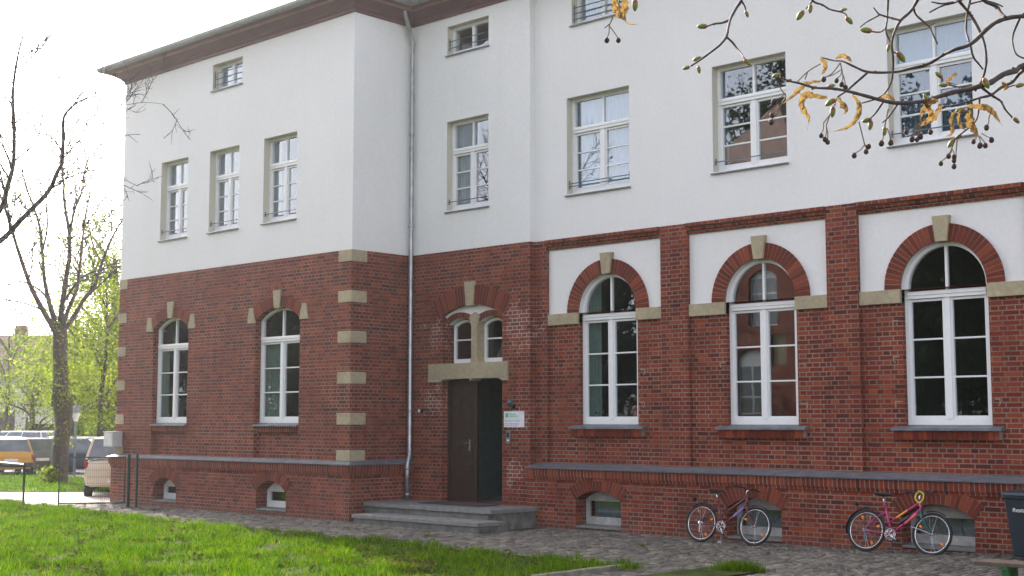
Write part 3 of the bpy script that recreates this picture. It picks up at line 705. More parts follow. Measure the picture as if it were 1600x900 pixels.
t = thing('wall_lamp', 'small dark lamp on a bracket above the white sign', 'lamp', (-18.60, YR-.01, 2.40))
b_ = MB(); b_.lathe((-18.62, YR-.01, 2.36), (0, -1, 0), [(.05, 0), (.05, .02), (.02, .03)], 12); b_.tube([(-18.62, YR-.03, 2.36), (-18.60, YR-.14, 2.40), (-18.57, YR-.16, 2.42)], .014, 8); b_.build('bracket', M['black'], t)
b_ = MB(); b_.lathe((-18.56, YR-.17, 2.43), (.35, -.5, -.5), [(.02, -.07), (.055, -.05), (.065, .04), (.06, .05)], 14); b_.build('lamp_head', M['steel'], t, smooth=True)
t = thing('door_intercom', 'narrow grey metal intercom panel under the white sign', 'intercom', (-18.75, YR-.01, 1.73))
b_ = MB(); b_.box(-18.81, -18.70, YR-.03, YR-.007, 1.61, 1.86); b_.build('panel', mat('intercom steel', (.20, .22, .21), .5, .3), t, bevel=.004)
b_ = MB(); b_.box(-18.785, -18.725, YR-.034, YR-.0305, 1.66, 1.69); b_.build('button', M['white'], t); b_ = MB(); b_.box(-18.79, -18.72, YR-.033, YR-.0305, 1.73, 1.83); b_.build('speaker_grille', M['black'], t)
t = thing('spotlight', 'small black spotlight on the brick wall left of the door', 'lamp', (-21.3, YR-.01, 2.28))
b_ = MB(); b_.box(-21.36, -21.24, YR-.10, YR-.05, 2.235, 2.325); b_.build('housing', M['black'], t, bevel=.01); b_ = MB(); b_.box(-21.32, -21.28, YR-.05, YR-.005, 2.26, 2.30); b_.build('bracket', M['steel'], t); b_ = MB(); b_.box(-21.345, -21.285, YR-.104, YR-.1005, 2.25, 2.31); b_.build('lens', M['white'], t)
t = thing('meter_box', 'light grey meter box on the far left corner of the brick wing', 'box', (-30.8, YW-.1, 1.4))
b_ = MB(); b_.box(-31.02, -30.58, YW-.30, YW-.021, 1.42, 1.78); b_.build('cabinet', mat('meter box grey', (.50, .50, .49), .5), t, bevel=.012)
b_ = MB(); b_.box(-31.03, -30.57, YW-.32, YW-.022, 1.782, 1.80); b_.box(-30.98, -30.62, YW-.306, YW-.301, 1.46, 1.74); b_.build('lid', mat('meter box lid', (.56, .56, .55), .5), t)

# --- entrance steps
t = thing('entrance_steps', 'two wide grey stone steps up to the wooden entrance door', 'steps', (-19.7, 18.8, 0))
X0s, X1s = XC+.095, -17.95
b_ = MB(); b_.box(X0s, X1s-.03, 18.56, YR-.01, -.1, .30); b_.box(X1s-.35, X1s+.0, 18.60, YM-.24, -.1, .298, 0); b_.box(-21.18, -17.62, 17.86, 18.62, -.1, .115); b_.build('step_core', M['moss'], t)
tr = MB()
n = 10; L_ = (X1s+.03-X0s)/n
r4 = random.Random(2)
for i in range(n):
    x = X0s+i*L_; tr.box(x+.002, x+L_-.002, 18.47, 18.90, .30+r4.uniform(-.002, .002), .38+r4.uniform(-.002, .002))
    for j in range(2): tr.box(x+.002, x+L_-.002, 18.904+j*.44, 19.34+j*.44, .30, .38+r4.uniform(-.003, .003))
for i in range(8):
    L2 = 3.60/8; x = -21.20+i*L2; tr.box(x+.002, x+L2-.002, 17.80, 18.50, .115, .19+r4.uniform(-.002, .002))
tr.build('tread', M['granite'], t, bevel=.006)
rs = MB(); x = X0s
while x < X1s-.1:
    e = min(x+.45, X1s-.005); rs.box(x+.006, e-.003, 18.51, 18.56, .19, .298); x = e
x = -21.18
while x < -17.7:
    e = min(x+.45, -17.62); rs.box(x+.006, e-.003, 17.83, 17.862, -.05, .113); x = e
rs.build('riser_slab', mat('riser stone', (.13, .132, .122), .85, var=.3, vs=5, bumpd=.004), t, bevel=.004)
o_ = MB(); o_.box(-20.5, -18.75, 18.98, 19.55, .386, .400)
tag(o_.build('door_mat', mat('dark coir mat', (.045, .05, .06), .95, bumpd=.004, bs=120)), 'dark flat mat lying on the top step', 'mat')

# =====================================================================
#                        GROUND, PAVING, LAWN
# =====================================================================
g = MB(); g.add([(-600, -400, -.30), (400, -400, -.30), (400, 900, -.30), (-600, 900, -.30)], [(0, 1, 2, 3)]); struct(g.build('ground', M['ground']))
# yard sheet (bedding under setts and soil) follows the slight rise on the right
g = MB(); xs = [-60, -46, -34, -22]+[-12.5+i*.5 for i in range(10)]+[-7, 0, 12]
vs = []
for x in xs: vs += [(x, -30, gh(x)-.014), (x, 40, gh(x)-.014)]
g.add(vs, [(2*i, 2*i+2, 2*i+3, 2*i+1) for i in range(len(xs)-1)])
struct(g.build('yard', mat('sandy joint bedding', (.028, .028, .022), .95, var=.4, vs=4, bumpd=.01)))
def lawn_edge(x):     # y of the lawn edge for a given x
    if x < -20.5: return 15.30+(-20.5-x)*.082
    return 15.30-(x+20.5)*.0+.03*math.sin(x*2.1)
# setts
def gy0(x):
    if x < -11.98: return lawn_edge(x)+.03
    if x < -11.15: return 12.5
    if x < -10.0: return 15.86
    return 12.5
V = []; Fc = []; rr = random.Random(11); x = -31.2
while x < -4.0:
    wd = rr.uniform(.115, .15); y = gy0(x+wd/2)-.06+rr.uniform(0, .1); y1 = YM+.0
    if x < XC: y1 = YW-.07
    if -21.2 < x < -17.62: y1 = 17.86
    elif -17.62 <= x < PX0+.5: y1 = YM-.23
    while y < y1:
        ln = rr.uniform(.14, .24); 
        if y+ln > y1+.1: break
        a, b, c, d = x+rr.uniform(.015, .021), x+wd-rr.uniform(.015, .021), y+rr.uniform(.002, .010), y+ln-rr.uniform(.002, .010)
        z = gh(x)+rr.uniform(-.006, .006)+.005*math.sin(x*1.3+y*.9); tx, ty = rr.uniform(-.006, .006), rr.uniform(-.006, .006); ins = .018
        o = len(V)
        V += [(a, c, z-.06), (b, c, z-.06), (b, d, z-.06), (a, d, z-.06), (a+.004, c+.004, z-.012), (b-.004, c+.004, z-.012), (b-.004, d-.004, z-.012), (a+.004, d-.004, z-.012),
              (a+ins, c+ins, z-tx-ty), (b-ins, c+ins, z+tx-ty), (b-ins, d-ins, z+tx+ty), (a+ins, d-ins, z-tx+ty)]
        for k in range(2):
            p = o+4*k; Fc += [(p, p+1, p+5, p+4), (p+1, p+2, p+6, p+5), (p+2, p+3, p+7, p+6), (p+3, p, p+4, p+7)]
        Fc.append((o+8, o+9, o+10, o+11)); y += ln
    x += wd
g = MB(); g.v = V; g.f = Fc; g.m = [0]*len(Fc); o_ = g.build('sett_pavement', M['sett'], smooth=False); struct(o_)
# light path/road beyond the gate, verge, parking
def flat(name, pts, z, m):
    g = MB(); g.add([(x, y, z) for x, y in pts], [tuple(range(len(pts)))]); return struct(g.build(name, m))
flat('drive', [(-31.2, 15.6), (-31.2, 26), (-60, 44), (-90, 40), (-75, 20), (-50, 12), (-40, 15.0)], -.006, M['road'])
flat('parking_lot', [(-46, 24.2), (-34, 32), (-34, 60), (-150, 110), (-170, 60), (-90, 12)], -.001, M['asphalt'])
flat('verge', [(-36.6, 19.9), (-35.2, 23.4), (-46.0, 25.5), (-52.5, 22.2), (-62, 17), (-55, 12), (-39.6, 17.6)], .01, M['soil'])
# lawn base
g = MB(); n = 60; vs = []
for i in range(n+1):
    x = -48+(36.0)*i/n
    for yy in (-10, 6, 11, lawn_edge(x)-.05, lawn_edge(x)): vs.append((x, yy, (.02 if yy < lawn_edge(x)-.01 else -.05)))
fs = [(i*5+j, i*5+5+j, i*5+6+j, i*5+1+j) for i in range(n) for j in range(4)]
g.add(vs, fs); g.add([(-11.05, 8, .04), (-10.1, 8, .06), (-10.1, 15.68, .06), (-11.05, 15.68, .04)], [(0, 1, 2, 3)])
struct(g.build('lawn', M['soil']))
# kerb stones along the lawn
kb = MB(); x = -27.2; rr = random.Random(4)
while x < -12.15:
    e = min(x+rr.uniform(.8, 1.05), -12.0); y = lawn_edge((x+e)/2); zt = .018+rr.uniform(-.008, .012)
    if x < -20.5 or x > -16 or rr.random() < .5: 
        sl_ = (lawn_edge(e)-lawn_edge(x)); kb.add([(x+.005, lawn_edge(x)-.04, -.1), (e-.005, lawn_edge(e)-.04, -.1), (e-.005, lawn_edge(e)+.05, -.1), (x+.005, lawn_edge(x)+.05, -.1), (x+.005, lawn_edge(x)-.04, zt), (e-.005, lawn_edge(e)-.04, zt), (e-.005, lawn_edge(e)+.05, zt), (x+.005, lawn_edge(x)+.05, zt)], [(0,3,2,1),(4,5,6,7),(0,1,5,4),(1,2,6,5),(2,3,7,6),(3,0,4,7)])
    x = e
kb.box(-12.10, -11.99, 13.2, 15.22, -.1, .055)
struct(kb.build('kerb', M['kerb'], bevel=.012))
kb = MB(); x = -11.15
while x < -10.1: kb.box(x+.004, x+.57, 15.69, 15.82, -.1, gh(x+.5)+.045); x += .58
struct(kb.build('bed_kerb', M['kerb'], bevel=.012))

# grass blades
def blades(name, pts, hts, seed, m, wid=.0075, lean=.55):
    rg = np.random.default_rng(seed); n = len(pts); a = rg.uniform(0, 2*np.pi, n); d = np.stack([np.cos(a), np.sin(a)], 1)
    b = rg.uniform(0, 2*np.pi, n); ld = np.stack([np.cos(b), np.sin(b)], 1)*(rg.uniform(.05, lean, n)*hts)[:, None]
    w_ = (rg.uniform(.6, 1.3, n)*wid)[:, None]*d
    base = np.zeros((n, 3)); base[:, :3] = pts
    v = np.zeros((n, 5, 3))
    v[:, 0] = base; v[:, 0, :2] -= w_/2; v[:, 1] = base; v[:, 1, :2] += w_/2
    v[:, 2] = base; v[:, 2, :2] += w_*.42+ld*.35; v[:, 2, 2] += hts*.55; v[:, 3] = base; v[:, 3, :2] += -w_*.42+ld*.35; v[:, 3, 2] += hts*.55
    v[:, 4] = base; v[:, 4, :2] += ld; v[:, 4, 2] += hts*.95
    f = np.array([[0, 1, 2, 3], [3, 2, 4, 4]])
    me = bpy.data.meshes.new(name); me.vertices.add(n*5); me.vertices.foreach_set('co', v.ravel())
    idx = np.arange(n)[:, None]*5; loops = np.concatenate([idx+np.array([[0, 1, 2, 3]]), idx+np.array([[3, 2, 4]])], 1).ravel()
    me.loops.add(len(loops)); me.loops.foreach_set('vertex_index', loops.astype(np.int32))
    ls = (np.arange(n)[:, None]*7+np.array([[0, 4]])).ravel(); me.polygons.add(2*n); me.polygons.foreach_set('loop_start', ls.astype(np.int32))
    me.update(calc_edges=True); me.materials.append(m)
    o = bpy.data.objects.new(name, me); C.objects.link(o); return o
def smooth_noise(x, y, s, seed=0):
    rg = np.random.default_rng(seed); out = np.zeros_like(x)
    for k in range(5):
        a = rg.uniform(0, 6.28, 3); f = s*rg.uniform(.6, 1.8); th = rg.uniform(0, 3.14)
        out += np.sin((x*np.cos(th)+y*np.sin(th))*f+a[0])*np.sin((x*np.sin(th)-y*np.cos(th))*f*.8+a[1])
    return out/2.2
rg = np.random.default_rng(1); n = 330000
gx = rg.uniform(-37, -12.0, n); gy = rg.uniform(8.2, 17.2, n)
edge = np.array([lawn_edge(v) for v in gx])
low = 12.6+(gx+13)*1.06*.95   # keep only what the lens can see plus a margin
keep = (gy < edge+.02+.05*np.sin(gx*7)) & (gy > np.maximum(8.2, 12.2+(gx+13)*.98-.6))
gx, gy = gx[keep], gy[keep]
nn = smooth_noise(gx, gy, 2.2, 3); cl = smooth_noise(gx, gy, 7, 5)
keep = rg.uniform(0, 1, len(gx)) < np.clip(.72+.45*nn+.2*cl, .12, 1); gx, gy, nn, cl = gx[keep], gy[keep], nn[keep], cl[keep]
hts = np.clip(.075+.038*nn+.045*cl, .02, .19)*rg.uniform(.5, 1.5, len(gx))
print('blades', len(gx))
tag(blades('grass', np.stack([gx, gy, np.full(len(gx), .015)], 1), hts, 2, M['grass'], wid=.0095, lean=.9), 'bright green unmown lawn grass in front of the building', 'grass', kind='stuff')
# tufts at the bed kerb, weeds in the paving
pts = []; hh = []; r5 = np.random.default_rng(9)
for cx, cy, r_, k, hg in [(-10.55, 15.55, .22, 900, .16), (-10.35, 15.6, .2, 700, .17), (-11.75, 14.9, .18, 350, .10), (-10.15, 15.6, .12, 250, .10)]:
    pts += [(cx+a, cy+b, .03) for a, b in r5.normal(0, r_/2, (k, 2))]; hh += list(r5.uniform(.4, 1.1, k)*hg)
for cx, cy in [(-13.9, 17.9), (-18.0, 16.9), (-27.9, 17.4), (-25.2, 16.1)]:
    pts += [(cx+a, cy+b, 0) for a, b in r5.normal(0, .04, (90, 2))]; hh += list(r5.uniform(.3, 1, 90)*.05)
tag(blades('grass_tufts', np.array(pts), np.array(hh), 4, M['grass'], lean=.8), 'long grass tufts growing over the bed kerb at the bottom edge', 'grass', kind='stuff')
# verge grass further off
nv = 26000; vx = r5.uniform(-56, -35, nv); vy = r5.uniform(15, 25.5, nv); 
k = (vy > 18.9+(-(vx+38))*-.0-(-(vx+37))*.0) & (vy > 19.7-(-(vx)-36.6)*.70) & (vy < 23.4+(-(vx)-35.2)*.19) & (vy > 12)
k &= (vy < 25.2-np.maximum(0, -(vx)-46)*.5)
tag(blades('verge_grass', np.stack([vx[k], vy[k], np.full(k.sum(), .01)], 1), r5.uniform(.06, .16, k.sum()), 8, M['grass'], wid=.02, lean=.8), 'rough grass strip around the bare tree between road and parked cars', 'grass', kind='stuff')
# fallen leaves on the lawn
def leaves(name, P, size, seed, m, flatn=.5):
    rg = np.random.default_rng(seed); n = len(P); u = rg.normal(size=(n, 3)); u[:, 2] *= flatn; u /= np.linalg.norm(u, axis=1)[:, None]
    t_ = rg.normal(size=(n, 3)); t_[:, 2] *= flatn; v = t_-(t_*u).sum(1)[:, None]*u; v /= np.linalg.norm(v, axis=1)[:, None]
    s = (size*rg.uniform(.6, 1.35, n))[:, None]; nr = np.cross(u, v)
    V = np.stack([P-u*s*.5, P-v*s*.3+nr*s*.1, P+u*s*.55, P+v*s*.3+nr*s*.1], 1)
    me = bpy.data.meshes.new(name); me.vertices.add(n*4); me.vertices.foreach_set('co', V.ravel()); me.loops.add(n*4)
    me.loops.foreach_set('vertex_index', np.arange(n*4, dtype=np.int32)); me.polygons.add(n); me.polygons.foreach_set('loop_start', (np.arange(n)*4).astype(np.int32)); me.update(calc_edges=True); me.materials.append(m)
    o = bpy.data.objects.new(name, me); C.objects.link(o); return o
n = 5200; lx = r5.uniform(-34, -12.2, n); ly = r5.uniform(8.5, 16.4, n); ed = np.array([lawn_edge(v) for v in lx])
wgt = np.clip(.3+.5*smooth_noise(lx, ly, 1.4, 12), .05, 1)
k = (ly < ed-.05) & (r5.uniform(0, 1, n) < wgt)
P1 = np.stack([lx[k], ly[k], r5.uniform(.045, .085, k.sum())], 1)
c2 = np.array([(-15.2, 13.2), (-14.3, 12.9), (-13.8, 12.5), (-16.4, 13.4)])[r5.integers(0, 4, 520)]+r5.normal(0, .35, (520, 2)); k2 = np.array([c[1] < lawn_edge(c[0]) for c in c2])
P2 = np.concatenate([c2, r5.uniform(.04, .09, (520, 1))], 1)[k2]
wx_ = r5.uniform(-34, -12.3, 420); wy_ = r5.uniform(8.8, 16.2, 420); WP = []
for a, b in zip(wx_, wy_):
    if b < lawn_edge(a)-.1:
        k = r5.integers(8, 22); WP.append(np.stack([a+r5.normal(0, .06, k), b+r5.normal(0, .06, k), r5.uniform(.04, .12, k)], 1))
tag(leaves('lawn_weeds', np.concatenate(WP), .07, 13, M['leafy'], .8), 'broad leaved weeds growing in clumps among the lawn grass', 'weeds', kind='stuff')
tag(leaves('fallen_leaves', np.concatenate([P1, P2]), .06, 3, M['dryleaf']), 'dry brown leaves scattered over the lawn', 'leaves', kind='stuff')

# =====================================================================
#                             BICYCLES
# =====================================================================
def wheel(parent, cx, cz, r=.325, refl=(20, 250), hub_r=.02, tyre=.022):
    n = 40; circ = lambda rr, y=0: [(cx+rr*math.cos(2*math.pi*i/n), y, cz+rr*math.sin(2*math.pi*i/n)) for i in range(n)]
    mb = MB(); mb.tube(circ(r-tyre), tyre, 8, closed=True); w_ = mb.build('wheel', M['rubber'], parent, smooth=True, off=False); w_['label'] = 'wheel with black tyre'
    mb = MB(); mb.tube(circ(r-2*tyre-.006), .0115, 6, closed=True); mb.build('rim', M['chrome'], w_, smooth=True, off=False)
    mb = MB()
    for i in range(28):
        a = 2*math.pi*i/28; s = 1 if i % 2 else -1
        a2 = a+s*.5*(1 if (i//2) % 2 else -1)
        mb.tube([(cx+hub_r*math.cos(a2), s*.03, cz+hub_r*math.sin(a2)), (cx+(r-.05)*math.cos(a), 0, cz+(r-.05)*math.sin(a))], .0014, 4)
    mb.build('spokes', M['chrome'], w_, off=False)
    mb = MB(); mb.lathe((cx, -.045, cz), (0, 1, 0), [(.010, 0), (.012, .012), (.022, .014), (.016, .03), (.016, .06), (.022, .075), (.012, .078), (.010, .09)], 14); mb.build('hub', M['chrome'], w_, smooth=True, off=False)
    for a in refl:
        a = R(a); mb = MB(); c = Vector((cx+(r-.11)*math.cos(a), -.006, cz+(r-.11)*math.sin(a))); d = Vector((math.cos(a), 0, math.sin(a)))
        mb.obox(c, d, Vector((0, 1, 0)), Vector((-d.z, 0, d.x)), .05, .02, .035); mb.build('reflector', M['orange'], w_, off=False, bevel=.004)
def arcpts(cx, cz, r, a0, a1, n=14, y=0): return [(cx+r*math.cos(R(a0+(a1-a0)*i/n)), y, cz+r*math.sin(R(a0+(a1-a0)*i/n))) for i in range(n+1)]
def bicycle(label, loc, rz, col, sticker, forkcol, wb=1.07, r=.325, lean=R(8), rack=True, fguard=True, seat_h=.90, lock=False, turn=0, bigbottle=False):
    t = thing('bicycle', label, 'bicycle', loc, rz); t.rotation_euler = (-lean, 0, rz)
    paint = mat('bicycle paint', col, .3, .1, var=.05, coat=.5); fpaint = mat('bicycle fork paint', forkcol, .35, .1, var=.05)
    bb = (.43, 0, .285); seat_top = (.30, 0, .70); head_t = (.86, 0, .80); head_b = (.895, 0, .68); rw = (0, 0, r); fw = (wb, 0, r)
    wheel(t, 0, r, r, (110, 300, 20)); wheel(t, wb, r, r, (150, 320))
    mb = MB()
    mb.tube([bb, seat_top], .015, 10); mb.tube([seat_top, (.27, 0, .755)], .017, 10)
    low_top = tuple(Vector(bb).lerp(Vector(seat_top), .42))
    mb.tube([low_top, head_t], .015, 10); mb.tube([bb, (head_b[0]-.005, 0, head_b[2]+.03)], .018, 10); mb.tube([head_b, head_t], .02, 10)
    for s in (-1, 1):
        mb.tube([bb[:1]+(s*.03,)+bb[2:], (.15, s*.05, .31), (0, s*.055, r)], .009, 8)
        mb.tube([(seat_top[0]-.01, s*.012, seat_top[2]-.08), (.13, s*.045, .5), (0, s*.055, r)], .008, 8)
    mb.lathe((bb[0], -.04, bb[2]), (0, 1, 0), [(.022, 0), (.022, .08)], 12)
    f_ = mb.build('frame', paint, t, smooth=True, off=False)
    if sticker:
        mb = MB(); a = Vector(bb).lerp(Vector(head_b), .45); b = Vector(bb).lerp(Vector(head_b), .85); o = Vector((0, -.004, .002)); mb.tube([a+o, b+o], .0165, 10); mb.build('frame_sticker', mat('frame sticker', sticker, .4), f_, off=False)
        a = Vector(low_top).lerp(Vector(head_t), .25); b = Vector(low_top).lerp(Vector(head_t), .6)
        if lock: mb = MB(); mb.tube([a+o, b+o], .0135+.0015, 10); mb.build('frame_sticker', mat('orange frame sticker', (.85, .35, .03), .4), f_, off=False)
    mb = MB()
    for s in (-1, 1): mb.tube([(.895, s*.03, .665), (.93, s*.052, .56), (wb-.015, s*.05, r+.03), (wb, s*.05, r)], [.013, .013, .009, .008], 8)
    mb.tube([(.895, -.035, .668), (.895, .035, .668)], .014, 8); mb.build('fork', fpaint, t, smooth=True, off=False)
    # saddle and post
    mb = MB(); mb.tube([(.275, 0, .74), (.25, 0, seat_h-.04)], .0125, 10); mb.build('seat_post', M['chrome'], t, smooth=True, off=False)
    mb = MB()
    sec = [(-.13, .075, .012), (-.09, .085, .0), (-.02, .065, -.004), (.06, .03, -.002), (.13, .018, .0), (.15, .008, -.005)]
    vs = []
    for x_, h_, dz in sec:
        for a in range(10):
            th = 2*math.pi*a/10; vs.append((.245+x_, h_*math.cos(th), seat_h+dz+(.022 if math.sin(th) > 0 else .028)*math.sin(th)))
    fs = [(i*10+j, i*10+(j+1) % 10, (i+1)*10+(j+1) % 10, (i+1)*10+j) for i in range(5) for j in range(10)]+[tuple(range(9, -1, -1)), tuple(50+j for j in range(10))]
    mb.add(vs, fs); mb.tube([(.16, -.02, seat_h-.035), (.33, -.02, seat_h-.04)], .004, 6); mb.tube([(.16, .02, seat_h-.035), (.33, .02, seat_h-.04)], .004, 6)
    mb.build('saddle', M['black'], t, smooth=True, off=False)
    # handlebar and stem, turned
    T = Matrix.Translation(Vector(head_t)) @ Matrix.Rotation(turn, 4, 'Z')
    def tp(p): return tuple(T @ Vector(p))
    mb = MB(); mb.tube([tp((0, 0, 0)), tp((-.01, 0, .09)), tp((.05, 0, .13))], .013, 10); mb.build('stem', M['chrome'], t, smooth=True, off=False)
    mb = MB(); mb.tube([tp((-.03, -.29, .15)), tp((.02, -.17, .155)), tp((.05, -.06, .13)), tp((.05, .06, .13)), tp((.02, .17, .155)), tp((-.03, .29, .15))], .011, 8); mb.build('handlebar', M['black'], t, smooth=True, off=False)
    mb = MB()
    for s in (-1, 1): mb.tube([tp((-.035, s*.30, .15)), tp((-.005, s*.20, .153))], .017, 8)
    mb.build('grips', M['black'], t, smooth=True, off=False)
    mb = MB()
    for s in (-1, 1): mb.tube([tp((.03, s*.18, .145)), tp((.08, s*.22, .12)), tp((.06, s*.29, .115))], .005, 6); mb.tube([tp((.07, s*.17, .15)), tp((.13, s*.08, .12)), tp((.10, 0, -.02)), (.90, s*.02, .62)], .0035, 5)
    mb.build('brake_levers', M['black'], t, off=False)
    # drivetrain on the near side
    mb = MB(); mb.tube(arcpts(bb[0], bb[2], .085, 0, 351, 30, -.05), .006, 6, closed=True); mb.tube(arcpts(bb[0], bb[2], .062, 0, 351, 30, -.052), .004, 6, closed=True)
    for i in range(5):
        a = 2*math.pi*i/5; mb.tube([(bb[0], -.055, bb[2]), (bb[0]+.083*math.cos(a), -.05, bb[2]+.083*math.sin(a))], .007, 6)
    ca = R(-62) if not lock else R(-35)
    for s in (-1, 1): mb.tube([(bb[0], s*.06, bb[2]), (bb[0]-s*.165*math.cos(ca), s*.075, bb[2]-s*.165*math.sin(ca))], .010, 8)
    mb.build('crankset', M['chrome'] if not lock else M['chrome'], t, smooth=True, off=False)
    for s in (-1, 1):
        mb = MB(); c = (bb[0]-s*.165*math.cos(ca), s*.12, bb[2]-s*.165*math.sin(ca)); mb.box(c[0]-.04, c[0]+.04, min(c[1]-.04, c[1]+.04), c[1]+.04, c[2]-.012, c[2]+.012); mb.build('pedal', M['black'], t, off=False, bevel=.004)
    mb = MB(); mb.tube([(0, -.05, r+.035), (bb[0], -.05, bb[2]+.085)], .004, 5); mb.tube([(0, -.05, r-.035), (.02, -.05, r-.11), (bb[0], -.05, bb[2]-.085)], .004, 5); mb.build('chain', M['black'], t, off=False)
    mb = MB(); mb.lathe((0, -.06, r), (0, 1, 0), [(.020, 0), (.035, .005), (.045, .015), (.05, .025)], 16); mb.box(-.005, .02, -.065, -.05, r-.14, r-.03); mb.lathe((.012, -.065, r-.14), (0, 1, 0), [(.018, 0), (.018, .01)], 10); mb.build('rear_derailleur', M['chrome'] if not lock else M['steel'], t, off=False)
    # mudguards, rack, stand
    def guard(cx, a0, a1, rr):
        mb = MB(); n = 16; vs = []
        for i in range(n+1):
            a = R(a0+(a1-a0)*i/n)
            for dy, dr in ((-.03, -.006), (-.018, .006), (.018, .006), (.03, -.006)): vs.append((cx+(rr+dr)*math.cos(a), dy, r+(rr+dr)*math.sin(a)))
        mb.add(vs, [(i*4+j, i*4+4+j, i*4+5+j, i*4+1+j) for i in range(n) for j in range(3)])
        for aa in (a1-12, (a0+a1)/2+20):
            for s in (-1, 1): mb.tube([(cx, s*.05, r), (cx+rr*math.cos(R(aa)), s*.03, r+rr*math.sin(R(aa)))], .002, 4)
        return mb
    guard(0, 35, 190 if lock else 130, r+.022).build('mudguard', M['black'], t, smooth=True, off=False)
    if fguard: guard(wb, 55, 110, r+.022).build('mudguard', M['black'], t, smooth=True, off=False)
    if rack:
        mb = MB()
        for s in (-.05, 0, .05): mb.tube([(.20, s, r+.40), (-.20, s, r+.41)], .005, 6)
        mb.tube([(-.20, -.055, r+.41), (-.20, .055, r+.41)], .006, 6); mb.tube([(-.02, -.055, r+.41), (-.02, .055, r+.41)], .005, 6)
        for s in (-1, 1): mb.tube([(0, s*.06, r+.02), (-.05, s*.055, r+.405)], .005, 6)
        mb.box(-.23, -.19, -.05, .05, r+.38, r+.43); mb.build('luggage_rack', M['black'], t, off=False)
    mb = MB(); mb.tube([(bb[0]-.02, .03, bb[2]-.02), (bb[0]+.08, -.14 if not lock else -.10, .02)], .009, 6); mb.box(bb[0]+.05, bb[0]+.12, -.16, -.12, 0.0, .02); mb.build('kickstand', M['chrome'] if not lock else M['black'], t, off=False)
    if lock:
        mb = MB(); c = Vector(head_t)+Vector((.03, -.08, .09)); mb.tube([(c.x+.065*math.cos(2*math.pi*i/20), c.y+.01*math.sin(i), c.z-.02+.085*math.sin(2*math.pi*i/20)) for i in range(20)], .010, 8, closed=True); mb.build('yellow_lock_cable', mat('yellow cable', (.60, .50, .03), .5), t, smooth=True, off=False)
        mb = MB(); a = Vector(bb).lerp(Vector(head_b), .30)+Vector((0, 0, .06)); b = Vector(bb).lerp(Vector(head_b), .62)+Vector((0, 0, .06)); mb.tube([a, b], .032, 10); mb.build('pump_bag', M['black'], t, smooth=True, off=False)
        mb = MB(); mb.lathe((-.345, 0, r+.10), (-1, 0, .2), [(.03, 0), (.03, .02)], 10); mb.build('tail_lamp', mat('red lamp', (.35, .01, .01), .3), t, off=False)
        mb = MB(); mb.tube([(wb, -.055, r), (wb-.18, -.06, r+.06), (wb-.32, -.06, r+.09)], .006, 6); mb.build('dynamo_stay', M['chrome'], t, off=False)
    return t
def bz(x): return gh(x)
bicycle('dark red bicycle with silver cranks leaning on the brick plinth, nearer the steps', (-13.66, 19.22, bz(-13.2)-.005), 0, (.13, .012, .022), (.18, .16, .50), (.13, .012, .022), wb=1.075, seat_h=.895, turn=R(-14), lean=R(11))
bicycle('magenta bicycle with dark green fork and yellow lock, beside the wheelie bin', (-10.53, 19.20, bz(-10.2)-.005), 0, (.42, .015, .14), (.85, .10, .12), (.02, .10, .09), wb=1.09, seat_h=.905, lock=True, turn=R(75), lean=R(11))

# --- wheelie bin
t = thing('wheelie_bin', 'dark blue grey wheelie bin with white lettering against the brick wall', 'bin', (-7.93, 19.35, gh(-8)))
binm = mat('bin plastic', (.018, .028, .038), .45, var=.1)
mb = MB(); B0, B1 = (-.21, .21, -.25, .25), (-.28, .28, -.34, .33)
def frus(mb, b0, z0, b1, z1):
    mb.add([(b0[0], b0[2], z0), (b0[1], b0[2], z0), (b0[1], b0[3], z0), (b0[0], b0[3], z0), (b1[0], b1[2], z1), (b1[1], b1[2], z1), (b1[1], b1[3], z1), (b1[0], b1[3], z1)], [(0,3,2,1),(4,5,6,7),(0,1,5,4),(1,2,6,5),(2,3,7,6),(3,0,4,7)])
frus(mb, B0, .04, B1, .90); frus(mb, (-.30, .30, -.36, .35), .86, (-.30, .30, -.36, .35), .91); mb.build('body', binm, t, off=False, bevel=.02)
mb = MB(); frus(mb, (-.31, .31, -.38, .35), .915, (-.29, .29, -.35, .33), .955); frus(mb, (-.29, .29, -.35, .33), .956, (-.22, .22, -.25, .25), .985); mb.tube([(-.25, .36, .93), (-.25, .42, .93), (.25, .42, .93), (.25, .36, .93)], .014, 8); mb.build('lid', binm, t, off=False, bevel=.008)
for s in (-1, 1): mb = MB(); mb.lathe((s*.24-.02, .26, .10), (1, 0, 0), [(.09, 0), (.10, .01), (.10, .04), (.09, .05)], 20); mb.build('wheel', M['rubber'], t, off=False)
cu = bpy.data.curves.new('lettering', 'FONT'); cu.body = 'Restabfall'; cu.size = .085; cu.extrude = .001; cu.align_x = 'CENTER'
to = bpy.data.objects.new('tmp', cu); C.objects.link(to); dg = bpy.context.evaluated_depsgraph_get(); me = bpy.data.meshes.new_from_object(to.evaluated_get(dg)); bpy.data.objects.remove(to)
lt = bpy.data.objects.new('lettering', me); C.objects.link(lt); me.materials.clear(); me.materials.append(M['white']); lt.parent = t; lt.location = (0, -.327, .68); lt.rotation_euler = (math.pi/2-.10, 0, 0)

